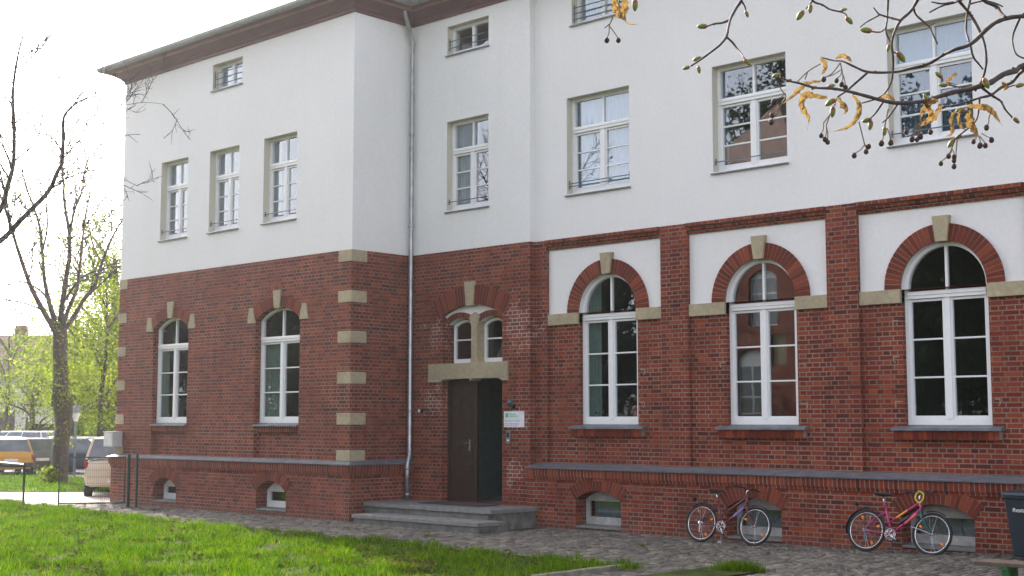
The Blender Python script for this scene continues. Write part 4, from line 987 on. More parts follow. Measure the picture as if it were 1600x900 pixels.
# --- bench
t = thing('bench', 'weathered wooden bench with green legs at the bottom right corner', 'bench', (-6.65, 14.8, .1), R(3))
wd = mat('weathered bench plank', (.10, .070, .05), .85, var=.3, vs=12, bumpd=.003)
mb = MB(); 
for i in range(3): mb.box(0, 2.0, -.28+i*.125, -.165+i*.125, .375, .415)
mb.build('seat', wd, t, off=False, bevel=.004)
gl_ = mat('bench green paint', (.01, .10, .025), .45)
for x_ in (.33, 1.6):
    for y_ in (-.22, .02):
        mb = MB(); mb.box(x_-.04, x_+.04, y_-.03, y_+.03, -.05, .335); mb.build('leg', gl_, t, off=False, bevel=.005)
mb = MB(); mb.box(.29, .37, -.28, .08, .336, .374); mb.box(1.56, 1.64, -.28, .08, .336, .374); mb.build('cross_bar', gl_, t, off=False)

# --- gate and fence
t = thing('garden_gate', 'dark green wire mesh gate hinged at the brick wing', 'gate', (-29.0, 17.45, 0))
ga, gb = Vector((-29.02, 17.42, 0)), Vector((-29.86, 16.08, 0)); gd = (gb-ga).normalized()
mb = MB(); a = ga+gd*.09; b = gb
mb.tube([a+Vector((0, 0, .10)), a+Vector((0, 0, 1.20)), b+Vector((0, 0, 1.20)), b+Vector((0, 0, .02))], .021, 8); mb.tube([a+Vector((0, 0, .12)), b+Vector((0, 0, .12))], .018, 8); mb.build('gate_frame', M['green'], t)
mb = MB(); n = 30
for i in range(1, n): p = a.lerp(b, i/n); mb.tube([p+Vector((0, 0, .12)), p+Vector((0, 0, 1.2))], .0022, 4)
for i in range(1, 7): mb.tube([a+Vector((0, 0, .12+i*.155)), b+Vector((0, 0, .12+i*.155))], .0025, 4)
mb.build('wire_mesh', M['green'], t)
mb = MB(); mb.tube([ga+Vector((0, 0, -.05)), ga+Vector((0, 0, 1.27))], .036, 10); mb.build('gate_post', M['green'], t)
mb = MB(); mb.tube([ga+Vector((.10, .16, -.05)), ga+Vector((.10, .16, 1.27))], .03, 10); mb.build('gate_post', M['green'], t)
t = thing('wire_fence', 'low green wire fence panel at the left edge of the lawn', 'fence', (-31.1, 15.82, 0))
fa, fb = Vector((-31.12, 15.84, 0)), Vector((-35.2, 16.6, 0)); mb = MB(); mb.tube([fa+Vector((0, 0, -.05)), fa+Vector((0, 0, 1.06))], .026, 8); mb.build('fence_post', M['green'], t)
mb = MB(); mb.tube([fb+Vector((0, 0, -.05)), fb+Vector((0, 0, 1.06))], .026, 8); mb.build('fence_post', M['green'], t)
mb = MB(); mb.tube([fa+Vector((0, 0, 1.02)), fb+Vector((0, 0, 1.02))], .016, 6); mb.build('top_rail', M['chrome'], t)
mb = MB()
for i in range(1, 40): p = fa.lerp(fb, i/40); mb.tube([p+Vector((0, 0, .05)), p+Vector((0, 0, 1.0))], .002, 4)
for i in range(1, 7): mb.tube([fa+Vector((0, 0, .05+i*.155)), fb+Vector((0, 0, .05+i*.155))], .0022, 4)
mb.build('wire_mesh', M['green'], t)
mb = MB(); mb.add([(-28.0, 17.50, .005), (-27.93, 17.44, .012), (-27.84, 17.53, .09), (-27.93, 17.6, .03), (-27.9, 17.5, .05)], [(0, 1, 4), (1, 2, 4), (2, 3, 4), (3, 0, 4)]); tag(mb.build('paper_scrap', M['litter']), 'crumpled white paper scrap below the left cellar window', 'litter')

# =====================================================================
#                              VEHICLES
# =====================================================================
carglass = mat('car glass', (.13, .15, .165), .08, .35, var=.4, vs=2, spec=1.0)
tail = mat('red tail light', (.22, .012, .010), .25); platem = mat('number plate', (.60, .60, .58), .5)
def car(label, loc, heading, col, kind='hatch', cat='car', group=None):
    t = thing('parked_car', label, cat, loc, heading, group)
    S = {'hatch': dict(L=3.9, W=1.66, belt=.90, top=1.42, st=[(-1.95,.45,.70,.74),(-1.88,.26,.92,.80),(-1.2,.24,.94,.83),(0,.22,.92,.83),(.75,.22,.90,.83),(1.1,.24,.86,.82),(1.75,.28,.72,.78),(1.93,.40,.58,.70)], base=(-1.80, 1.05, .76), roof=(-1.45, .25, .58)),
         'wagon': dict(L=4.4, W=1.7, belt=.90, top=1.42, st=[(-2.2,.42,.72,.74),(-2.12,.26,.92,.81),(-1.2,.24,.94,.84),(0,.22,.92,.84),(.9,.22,.90,.84),(1.3,.24,.86,.83),(2.0,.28,.72,.79),(2.2,.40,.58,.70)], base=(-2.08, 1.25, .77), roof=(-1.80, .35, .60)),
         'sedan': dict(L=4.4, W=1.7, belt=.90, top=1.40, st=[(-2.2,.42,.72,.72),(-2.12,.26,.90,.80),(-1.4,.24,.95,.84),(0,.22,.92,.84),(.9,.22,.90,.84),(1.3,.24,.86,.83),(2.0,.28,.70,.78),(2.2,.40,.56,.70)], base=(-1.65, 1.25, .77), roof=(-.95, .35, .58)),
         'van': dict(L=4.3, W=1.78, belt=1.08, top=1.64, st=[(-2.15,.50,.82,.80),(-2.10,.30,1.0,.87),(-1.2,.28,1.02,.89),(0,.26,1.0,.89),(.9,.26,1.0,.89),(1.4,.26,.95,.88),(2.0,.30,.78,.82),(2.15,.42,.62,.72)], base=(-2.08, 1.45, .83), roof=(-1.86, .35, .66))}[kind]
    paint = mat('car paint', col, .3, .0, var=.03, coat=.6)
    mb = MB(); vs = []; st = S['st']
    for x, zb, zt, hw in st:
        h = [(hw*.80, zb), (hw*.97, zb+.08), (hw, zb+(zt-zb)*.45), (hw*.985, zt-.10), (hw*.93, zt-.015), (hw*.5, zt+.012)]
        ring = [(x, -a, b) for a, b in h]+[(x, a, b) for a, b in h[::-1]]; vs += ring
    k = 12; fs = [(i*k+j, i*k+(j+1) % k, (i+1)*k+(j+1) % k, (i+1)*k+j) for i in range(len(st)-1) for j in range(k)]+[tuple(range(k-1, -1, -1)), tuple((len(st)-1)*k+j for j in range(k))]
    mb.add(vs, fs); body = mb.build('body', paint, t, smooth=False, off=False, bevel=.02)
    b0, b1, bw = S['base']; r0, r1, rw = S['roof']; zb, zt = S['belt']-.02, S['top']-.03
    mb = MB(); mb.add([(b0, -bw, zb), (b1, -bw, zb), (b1, bw, zb), (b0, bw, zb), (r0, -rw, zt), (r1, -rw, zt), (r1, rw, zt), (r0, rw, zt)], [(0,1,5,4),(1,2,6,5),(2,3,7,6),(3,0,4,7)]); mb.build('windows', carglass, t, off=False)
    mb = MB(); frus(mb, (r0-.03, r1+.05, -rw-.01, rw+.01), zt-.02, (r0+.10, r1-.12, -rw+.08, rw-.08), zt+.04); mb.build('roof', paint, t, off=False, bevel=.02)
    mb = MB()
    for s in (-1, 1):
        mb.tube([(b0, s*bw, zb), (r0, s*rw, zt)], .035, 6); mb.tube([(b1, s*bw, zb), (r1, s*rw, zt)], .028, 6)
        for fx in (.38, .70) if kind != 'hatch' else (.45,):
            mb.tube([(b0+(b1-b0)*fx, s*(bw+.002), zb), (r0+(r1-r0)*(fx+.04), s*(rw+.002), zt)], .022, 6)
    mb.build('pillars', paint, t, off=False)
    wx = S['L']/2-.75
    for x in (-wx, wx):
        for s in (-1, 1):
            mb = MB(); hw = S['W']/2
            mb.lathe((x, s*(hw-.19), .31), (0, s, 0), [(.29, 0), (.31, .02), (.31, .18), (.29, .205), (.20, .21)], 24); w_ = mb.build('wheel', M['rubber'], t, off=False)
            mb = MB(); mb.lathe((x, s*(hw-.02), .31), (0, s, 0), [(.20, 0), (.20, .045), (.05, .035)], 18); mb.build('rim', M['chrome'], w_, off=False)
    mb = MB()
    for x in (-wx, wx):
        for s in (-1, 1): 
            hw = S['W']/2; mb.tube([(x+.345*math.cos(R(a)), s*(hw-.02), .31+.345*math.sin(R(a))) for a in range(-10, 191, 20)], .03, 6)
    mb.build('wheel_arches', M['black'], t, off=False)
    xr = -S['L']/2; zl = S['belt']-.14
    for s in (-1, 1):
        mb = MB(); mb.box(xr+.02, xr+.16, s*S['W']/2*.93-.055, s*S['W']/2*.93+.055, zl-.14, zl+.05); mb.build('tail_light', tail, t, off=False, bevel=.01)
        mb = MB(); mb.box(-xr-.22, -xr-.02, s*S['W']/2*.80-.11, s*S['W']/2*.80+.11, .58, .68); mb.build('headlight', M['chrome'], t, off=False, bevel=.01)
        mb = MB(); mb.box(b1-.35, b1-.20, s*(S['W']/2+.09)-.07, s*(S['W']/2+.09)+.07, zb+.02, zb+.14); mb.build('wing_mirror', paint, t, off=False, bevel=.02)
    mb = MB(); mb.box(xr-.05, xr+.10, -S['W']/2*.93, S['W']/2*.93, .34, .52); mb.box(-xr-.10, -xr+.04, -S['W']/2*.90, S['W']/2*.90, .32, .48); mb.build('bumpers', M['black'] if kind != 'van' else paint, t, off=False, bevel=.03)
    mb = MB(); mb.box(xr-.06, xr-.052, -.26, .26, .55 if kind != 'van' else .40, .66 if kind != 'van' else .51); mb.build('number_plate', platem, t, off=False)
    return t
vd = ray(180, 700); ah = math.atan2(vd.y, vd.x)
def gpos(x, y, z=-.03): r_ = ray(x, y); tt = (z-CH)/r_.z; return Vector((r_.x*tt, r_.y*tt, z))
def away(x, y, heading, back, z=-.03):
    p = gpos(x, y, z); return (p.x+math.cos(heading)*back, p.y+math.sin(heading)*back, z)
car('beige minivan seen from behind, parked against the left end of the building', away(182, 778, ah-.06, 2.15), ah-.06, (.50, .475, .37), 'van', 'minivan')
G = 'cars parked in the lot behind the bare tree'
h2 = math.atan2(ray(20, 700).y, ray(20, 700).x)
car('orange yellow estate car seen from behind, leftmost in the parking lot', away(16, 744, h2+.05, 2.1), h2+.05, (.52, .25, .012), 'wagon', 'car', G)
car('dark grey green hatchback beside the orange yellow car, left of the tree trunk', away(66, 742, h2+.28, 1.9), h2+.26, (.05, .07, .065), 'hatch', 'car', G)
car('dark blue hatchback turned sideways, right of the tree trunk', away(128, 740, h2-1.9, 0.2), h2+1.05+math.pi, (.035, .045, .09), 'hatch', 'car', G)
car('white estate car behind the orange yellow car', away(22, 733, h2+.3, 2), h2+.2, (.72, .73, .73), 'wagon', 'car', G)
car('silver white van with a high roof, behind the dark grey green hatchback', away(66, 731, h2+.9, 1.5), h2+.9, (.70, .72, .74), 'van', 'van', G)
car('white car half hidden by the tree trunk, behind the dark blue hatchback', away(112, 732, h2+.6, 1.5), h2+.7, (.70, .71, .72), 'sedan', 'car', G)
car('silver saloon car between the dark blue hatchback and the beige minivan', away(165, 733, h2+.9, 1.5), h2+.95, (.62, .64, .66), 'sedan', 'car', G)

# =====================================================================
#                               TREES
# =====================================================================
def rv3(r_): return Vector((r_.gauss(0, 1), r_.gauss(0, 1), r_.gauss(0, 1))).normalized()
def twigs(mb, path, rad, r_, level, lenf, dens, up=.25, n=5, tips=None, tmin=0):
    """side shoots along a limb, recursively"""
    P = [Vector(p) for p in path]; tot = sum((P[i+1]-P[i]).length for i in range(len(P)-1))
    k = max(1, int(tot*dens))
    for j in range(k):
        f = (j+r_.random())/k; f = .15+.85*f; s = f*(len(P)-1); i = min(int(s), len(P)-2); u = s-i
        p = P[i].lerp(P[i+1], u); d = (P[i+1]-P[i]).normalized(); rr0 = (rad[i]*(1-u)+rad[i+1]*u)
        q = rv3(r_); q = (q-d*q.dot(d)).normalized(); nd = (d*.65+q*r_.uniform(.5, .95)+Vector((0, 0, up))).normalized()
        L0 = lenf*r_.uniform(.5, 1.2)*(1.15-f*.5); pts = [p]; dd = nd
        for m_ in range(4):
            dd = (dd+rv3(r_)*.22+Vector((0, 0, up*.25))).normalized(); pts.append(pts[-1]+dd*L0/4)
        r0 = max(min(rr0*.6, L0*.012+.006), tmin*(.8 if level else .55)); rad2 = [r0, r0*.85, r0*.72, r0*.58, r0*.35]
        mb.tube(pts, rad2, n if level > 0 else 3, cap=False)
        if tips is not None: tips.append(pts[-1]); tips.append(pts[2])
        if level > 0: twigs(mb, pts, rad2, r_, level-1, lenf*.5, dens*1.7, up, 3, tips, tmin)
def sm(path, rad, k=4):
    """Catmull-Rom smoothing of a hand-laid limb"""
    P = [Vector(p) for p in path]; out = []; ro = []
    for i in range(len(P)-1):
        a = P[max(i-1, 0)]; b = P[i]; c = P[i+1]; d = P[min(i+2, len(P)-1)]
        for j in range(k):
            t = j/k; out.append(.5*((2*b)+(c-a)*t+(2*a-5*b+4*c-d)*t*t+(3*b-a-3*c+d)*t**3)); ro.append(rad[i]+(rad[i+1]-rad[i])*t)
    out.append(P[-1]); ro.append(rad[-1]); return out, ro
# ---- bare street tree on the verge
DT = 44.7; base = gpos(92, 757, 0); r6 = random.Random(21)
def tp_(x, y, dd=0): return at_d(x, y, DT+dd)
t = thing('bare_tree', 'tall bare tree with thick leaning trunk on the grass verge, branching into many thin limbs', 'tree', tuple(base))
tr_ = MB(); pp = FPX/DT
pth = [(91, 762), (91, 750), (93, 725), (95, 700), (99, 665), (99, 640), (94, 620), (95, 590), (94, 555), (94, 530), (93, 515)]
wds = [18, 14.5, 13, 12.5, 12, 14.5, 13, 11.5, 11, 11.5, 11]
P_, r_ = sm([tp_(x, y, .0) for x, y in pth], [w_/pp for w_ in wds]); tr_.tube(P_, r_, 14)
tr_.blob(tp_(106, 634), .17, Vector((0, 0, 1)), 1.6); tr_.blob(tp_(86, 628), .14, Vector((0, 0, 1)), 1.5)
limbs = [
 ([(88, 520), (70, 490), (50, 452), (38, 420), (28, 390), (14, 345), (0, 305), (-18, 262)], 6.0, 1.6, -1.5),
 ([(90, 516), (80, 485), (70, 440), (66, 395), (62, 355), (52, 322), (40, 290), (30, 250)], 5.0, 1.0, 2.0),
 ([(93, 513), (98, 470), (104, 430), (109, 395), (108, 362), (101, 320), (99, 285), (96, 240), (100, 200)], 5.8, 1.2, .4),
 ([(96, 515), (108, 480), (120, 452), (125, 415), (128, 383), (133, 340), (139, 310), (143, 270)], 4.5, 1.0, -2.2),
 ([(98, 518), (112, 500), (130, 470), (147, 447), (157, 418), (167, 390), (177, 368), (190, 345), (198, 318)], 5.0, 1.0, 1.2),
 ([(103, 468), (115, 448), (133, 430), (160, 421), (187, 415)], 3.2, 1.0, -1.0),
 ([(88, 500), (76, 470), (60, 452), (33, 440), (10, 446), (-8, 455)], 2.8, .9, 1.0),
 ([(108, 372), (116, 330), (128, 300), (133, 262), (148, 225)], 3.0, .8, 1.5),
 ([(66, 395), (74, 355), (73, 310), (80, 262)], 2.2, .7, -1.5)]
cr = MB(); tips = []
for pts, w0, w1, dz in limbs:
    n_ = len(pts); P_, r_ = sm([tp_(x, y, dz*i/(n_-1)) for i, (x, y) in enumerate(pts)], [.82*(w0+(w1-w0)*i/(n_-1))/pp for i in range(n_)])
    tr_.tube(P_, r_, 8, cap=False); twigs(cr, P_, r_, r6, 2, 2.0, 1.5, tips=tips, tmin=.022)
tr_.build('trunk', M['bark'], t, smooth=True); cr.build('crown', M['bark'], t)
tp2 = np.array([tuple(p) for p in tips]); r7 = np.random.default_rng(5)
o_ = leaves('young_leaves', tp2[r7.integers(0, len(tp2), 1400)]+r7.normal(0, .12, (1400, 3)), .09, 3, M['young'], 1.); o_.data.transform(Matrix.Translation(-t.location)); o_.parent = t
# epicormic shoots with leaves around the trunk
P = []
for k in range(900):
    y = r7.uniform(500, 700); x = 94+r7.normal(0, 11); 
    if r7.random() < .5: y = r7.uniform(560, 640)
    P.append(tuple(tp_(x, y, r7.normal(-.1, .35))))
for k in range(500): P.append(tuple(tp_(78+r7.normal(0, 9), 742+r7.normal(0, 7), -.3+r7.normal(0, .2))))
o_ = leaves('trunk_shoots', np.array(P), .11, 9, M['young'], 1.); o_.data.transform(Matrix.Translation(-t.location)); o_.parent = t
# ---- nearer tree left of the frame whose limbs reach in
DN = 27.0
def tn(x, y, dd=0): return at_d(x, y, DN+dd)
t = thing('overhanging_tree', 'nearer bare tree at the left edge with limbs reaching over the roof corner', 'tree', tuple(gpos(-150, 830, 0)))
tr_ = MB(); pn = FPX/DN; tb = gpos(-175, 815, 0)
P_, r_ = sm([tb, tb+Vector((0, 0, 2)), tn(-130, 480), tn(-100, 420)], [.32, .24, .22, .20]); tr_.tube(P_, r_, 12)
nl = [([(-110, 440), (-50, 408), (0, 377), (43, 333), (75, 300), (90, 268), (97, 253), (99, 220), (99, 187), (106, 173), (117, 163), (135, 153), (150, 147), (170, 143)], 9, 1.2, 1.5),
 ([(-105, 430), (-45, 385), (0, 328), (12, 290), (21, 255), (22, 200), (20, 150), (24, 110), (30, 78), (37, 52), (42, 34)], 9, .9, -1.5),
 ([(22, 252), (40, 237), (58, 222), (61, 205), (72, 165), (85, 135), (100, 112)], 2.6, .7, 1.0),
 ([(18, 258), (8, 235), (0, 212), (-15, 180)], 3.0, 1.0, -1.0),
 ([(103, 240), (112, 215), (125, 203), (139, 190)], 2.2, .8, .8),
 ([(101, 246), (118, 225), (135, 213), (152, 209), (181, 209)], 2.4, .7, -.6),
 ([(88, 286), (112, 275), (135, 268), (158, 267), (185, 276), (215, 291)], 2.4, .7, .8),
 ([(142, 170), (148, 150), (155, 135), (167, 122)], 1.6, .6, -.3),
 ([(24, 110), (33, 95), (37, 78), (52, 60), (57, 25)], 1.4, .6, .5),
 ([(21, 112), (40, 100), (66, 72), (82, 52)], 1.4, .6, -.6),
 ([(150, 170), (190, 165), (225, 160), (257, 163)], 1.3, .5, .2),
 ([(-60, 400), (-20, 375), (15, 372), (40, 352)], 3.5, 1.0, -2.0)]
cr = MB(); r6 = random.Random(33)
for i_, (pts, w0, w1, dz) in enumerate(nl):
    n_ = len(pts); P_, r_ = sm([tn(x, y, dz*i/(n_-1)) for i, (x, y) in enumerate(pts)], [.55*(w0+(w1-w0)*i/(n_-1))/pn for i in range(n_)])
    tr_.tube(P_, r_, 8, cap=False); twigs(cr, P_, r_, r6, 2, 1.15, 3.0, up=.12, tmin=.012)
tr_.build('trunk', M['bark'], t, smooth=True); cr.build('crown', M['bark'], t)
# ---- leafy background trees and shrubs
def clump_tree(name, label, base, h, rad, m, nleaf, lsize, seed, z0=.25, trunk=.2, shape=1., group=None, cat='tree'):
    r_ = random.Random(seed); rg = np.random.default_rng(seed); b = Vector(base)
    t = thing(name, label, cat, tuple(b), 0, group)
    mb = MB(); top = b+Vector((0, 0, h*.8)); P_ = [b+Vector((0, 0, -.2)), b+Vector((r_.uniform(-.2, .2), 0, h*.3)), b+Vector((r_.uniform(-.3, .3), 0, h*.55)), top]
    rd = [trunk, trunk*.75, trunk*.5, trunk*.15]; P2_, rd2 = sm(P_, rd); mb.tube(P2_, rd2, 8)
    cs = []
    nl_ = 9
    for i in range(nl_):
        a = 2*math.pi*i/nl_*1.7+r_.random(); z = h*(.25+.5*i/nl_); s = Vector((0, 0, z))+b
        e = s+Vector((math.cos(a)*rad*r_.uniform(.5, .85), math.sin(a)*rad*r_.uniform(.5, .85), h*r_.uniform(.12, .25)))
        L1 = [s, s.lerp(e, .4)+Vector((0, 0, .1*h*.3)), e]; q, qr = sm(L1, [trunk*.35, trunk*.22, trunk*.06]); mb.tube(q, qr, 5); twigs(mb, q, qr, r_, 1, rad*.4, 1.2)
    mb.build('trunk', M['bark'], t)
    nc = 46; pts = []
    for i in range(nc):
        while True:
            p = np.array([rg.uniform(-1, 1), rg.uniform(-1, 1), rg.uniform(-1, 1)])
            if np.linalg.norm(p) < 1: break
        p = p*np.array([rad, rad, h*(1-z0)/2])*.92+np.array([0, 0, h*(z0+(1-z0)/2)]); s = rad*rg.uniform(.12, .32)
        pts.append(p+rg.normal(0, 1, (nleaf//nc, 3))*np.array([s, s, s*.7]))
    P = np.concatenate(pts)+np.array(tuple(b)); P = P[P[:, 2] > .3+b.z]
    o = leaves('crown', P, lsize, seed, m, 1.); o.data.transform(Matrix.Translation(-b)); o.parent = t
    return t
def far(x, d, z=-.1): r_ = ray(x, 700); h_ = Vector((r_.x, r_.y, 0)); return tuple(h_*d)[:2]+(z,)
BT = 'leafy trees behind the parking lot'
clump_tree('leafy_tree', 'bright yellow green young tree right beside the building corner, behind the lamp post', far(158, 52), 9.5, 2.4, M['young'], 7000, .13, 1, .12, .14, group=BT)
clump_tree('leafy_tree', 'tall pale green tree with thick dark trunk behind the building corner', far(170, 66), 13.0, 3.2, M['leafy'], 7000, .17, 2, .3, .55, group=BT)
clump_tree('leafy_tree', 'loose yellow green tree directly behind the bare trunk', far(112, 60), 8.5, 2.4, M['young'], 4200, .14, 3, .2, .2, group=BT)
clump_tree('leafy_tree', 'low bushy yellow green tree left of the bare trunk, before the pale house', far(52, 62), 5.6, 2.3, M['young'], 2300, .14, 4, .2, .18, group=BT)
clump_tree('leafy_tree', 'sparse grey green tree at the left edge above the dark garage', far(8, 72), 8.4, 2.6, M['leafy'], 1700, .16, 5, .3, .2, group=BT)
clump_tree('leafy_tree', 'broad mid green tree far behind the parked silver saloon', far(140, 80), 9.0, 4.0, M['leafy'], 6000, .2, 6, .1, .3, group=BT)
clump_tree('leafy_tree', 'low distant tree behind the silver white van', far(80, 95), 8.0, 4.5, M['leafy'], 5000, .24, 7, .05, .3, group=BT)
# dark hedge line closing the lot
hd = MB(); P = []
for k in range(9000):
    f = r7.random(); a = np.array(far(95, 84)); b = np.array(far(230, 62)); p = a+(b-a)*f; P.append((p[0]+r7.normal(0, .5), p[1]+r7.normal(0, .5), abs(r7.normal(.9, .55))))
tag(leaves('hedge', np.array(P), .22, 44, M['leafy'], 1.), 'dark green hedge closing the parking lot behind the cars', 'hedge')
# ---- lamp post
lp = Vector(far(117, 49, 0)); t = thing('street_lamp', 'slim lamp post with conical head between the bare trunk and the building', 'street lamp', tuple(lp))
mb = MB(); mb.tube([lp, lp+Vector((0, 0, .5)), lp+Vector((0, 0, 2.05))], [.06, .045, .04], 8); mb.build('post', M['steel'], t)
mb = MB(); mb.lathe(lp+Vector((0, 0, 2.05)), (0, 0, 1), [(.07, 0), (.15, .32), (.13, .33)], 10); mb.build('lantern', mat('opal lantern', (.75, .75, .7), .4), t)
mb = MB(); mb.lathe(lp+Vector((0, 0, 2.38)), (0, 0, 1), [(.22, 0), (.20, .03), (.03, .28), (.01, .34)], 10); mb.build('cap', M['zinc'], t)
# ---- far buildings
def house(name, label, c, rz, Lx, Ly, h, rh, wallm, roofm, rows, cols, group=None):
    t = thing(name, label, 'house', c, rz, group)
    mb = MB(); mb.box(-Lx/2, Lx/2, -Ly/2, Ly/2, -.3, h); mb.prism_x([(-Ly/2, h), (Ly/2, h), (0, h+rh)], -Lx/2+.01, Lx/2-.01); mb.build('wall', wallm, t, off=False)
    mb = MB()
    for s in (-1, 1):
        a = [(-Lx/2-.4, s*(Ly/2+.4), h-.12), (Lx/2+.4, s*(Ly/2+.4), h-.12), (Lx/2+.4, 0, h+rh+.12), (-Lx/2-.4, 0, h+rh+.12)]; mb.add(a+[(x, y, z+.15) for x, y, z in a], [(0,1,2,3),(7,6,5,4),(0,4,5,1),(1,5,6,2),(2,6,7,3),(3,7,4,0)])
    r_ = mb.build('roof', roofm, t, off=False)
    mb = MB(); mb.box(Lx*.2, Lx*.2+.7, -.4, .4, h+rh*.5, h+rh+.9); mb.build('chimney', M['brick'], r_, off=False)
    for i in range(cols):
        for j in range(rows):
            x = -Lx/2+(i+.5)*Lx/cols; z = 1.0+j*2.9
            mb = MB(); mb.box(x-.5, x+.5, -Ly/2-.05, -Ly/2+.02, z, z+1.3); w_ = mb.build('window', M['white'], t, off=False)
            for q in (-1, 1): mb = MB(); mb.box(*sorted((x+q*.04, x+q*.44)), -Ly/2-.056, -Ly/2-.051, z+.06, z+1.24); mb.build('pane', carglass, w_, off=False)
    return t
rt = mat('brown tile roof', (.15, .095, .075), .9, var=.3, vs=3); pw = mat('pale house render', (.55, .52, .45), .9); gw2 = mat('grey house render', (.38, .37, .35), .9)
p = far(45, 105, 0); house('house', 'pale two storey house with brown roof behind the left background trees', p, .75, 14, 9, 5.6, 2.6, pw, rt, 2, 5)
p = far(-40, 90, 0); house('house', 'grey house at the left edge behind the dark garage', p, .9, 12, 9, 5.0, 2.6, gw2, rt, 2, 4)
p = far(16, 78, 0); t = thing('garage', 'low dark garage with shallow curved roof behind the parked cars at the left edge', 'garage', p, .75)
mb = MB(); mb.box(-2.6, 2.6, -3, 3, -.2, 1.9); mb.build('wall', mat('garage timber', (.10, .075, .065), .9), t, off=False)
mb = MB(); plate(mb, [(-3.0, 1.9), (3.0, 1.9)]+archpts(0, 3.0, 1.9, .75, 16), [], -3.3, 3.3); mb.build('roof', mat('garage felt roof', (.06, .045, .045), .9), t, off=False)
mb = MB(); mb.box(-1.3, 1.3, -3.06, -2.99, 0, 1.75); mb.build('door', mat('garage door', (.14, .10, .09), .7), t, off=False)
p = Vector(far(35, 64, 0)); t = thing('noticeboard', 'white notice board on a pale post behind the parked cars', 'sign', tuple(p), .72)
mb = MB(); mb.box(-.35, .05, -.15, .15, -.1, 3.6); mb.build('post', mat('pale pillar', (.55, .55, .56), .8), t, off=False); mb = MB(); mb.box(.25, 1.35, -.06, .06, 1.95, 2.75); mb.build('board', M['white'], t, off=False); mb = MB(); mb.box(.1, 1.5, -.25, .25, 2.80, 2.88); mb.build('canopy', M['cornice'], t, off=False)

# ---- across the yard: annexe mirrored in the glass, evergreens mostly added to darken reflections
ob = thing('brick_annexe', 'red brick annexe across the yard, seen mirrored in the second arched window', 'building', (-35, -18, 0))
mb = MB(); plate(mb, rect(-38.6, -31.0, 0, 12.5), [archoutline(-34.3, .75, 2.4, 4.6, .75), rect(-33.2, -32.4, 4.6, 6.0), archoutline(-36.6, .75, 6.4, 8.6, .4), archoutline(-33.6, .75, 6.4, 8.6, .4)], -12.4, -12.0); mb.box(-38.6, -38.2, -24, -12.41, 0, 12.5); mb.box(-31.4, -31.0, -24, -12.41, 0, 12.5); mb.box(-38.6, -31, -24.4, -24.01, 0, 12.5); mb.build('brick_wall', M['brick'], ob)
mb = MB(); mb.add([(-39.1, -11.5, 12.4), (-30.5, -11.5, 12.4), (-34.8, -16, 17.6), (-34.8, -20, 17.6), (-39.1, -24.9, 12.4), (-30.5, -24.9, 12.4)], [(0, 1, 2), (1, 5, 3, 2), (5, 4, 3), (4, 0, 2, 3)]); mb.build('roof', rt, ob)
for cx, s, z0, hh in ((-34.3, .75, 2.4, 2.2), (-36.6, .75, 6.4, 2.2), (-33.6, .75, 6.4, 2.2)):
    mb = MB(); mb.box(cx-s, cx+s, -12.25, -12.2, z0, z0+hh+.7); w_ = mb.build('window', M['white'], ob)
    for q in (-1, 1):
        for j in range(3): mb = MB(); mb.box(*sorted((cx+q*.05, cx+q*(s-.06))), -12.199, -12.19, z0+.08+j*.72, z0+.72+j*.72); mb.build('pane', carglass, w_)
mb = MB(); mb.box(-33.2, -32.4, -12.3, -12.2, 4.6, 6.0); mb.build('blind_window', M['sand'], ob)
for i, (x, y, h_, r_, lab) in enumerate([(-44, -13, 14, 3.6, 'dark evergreen tree across the yard, seen mirrored in the first arched window'), (-27.3, -13, 17, 3.4, 'added dark evergreen tree right of the brick annexe, keeping sky out of the third window'), (-23.6, -13.5, 17.5, 3.4, 'added dark evergreen tree across the yard, darkening reflections in the third arched window'), (-50, -6, 13, 3.5, 'dark evergreen tree across the yard, far left of the brick annexe'), (-58, -10, 12, 4.5, 'broad dark evergreen tree added across the yard, darkening reflections in the wing windows'), (-47.5, -12, 11, 3.2, 'dark evergreen tree between the annexe and the broad evergreen'), (-68, -5, 12, 4.5, 'dark evergreen tree farthest from the annexe across the yard'), (-45, -29, 27, 5.5, 'very tall dark evergreen tree added behind the brick annexe, darkening the second upper window'), (-18.5, -12, 11, 3, 'dark evergreen tree across the yard, nearest behind the photographer')]):
    clump_tree('evergreen_tree', lab, (x, y, 0), h_, r_, M['dark'], 22000, .33, 60+i, .05, .25, group='evergreen trees across the yard')

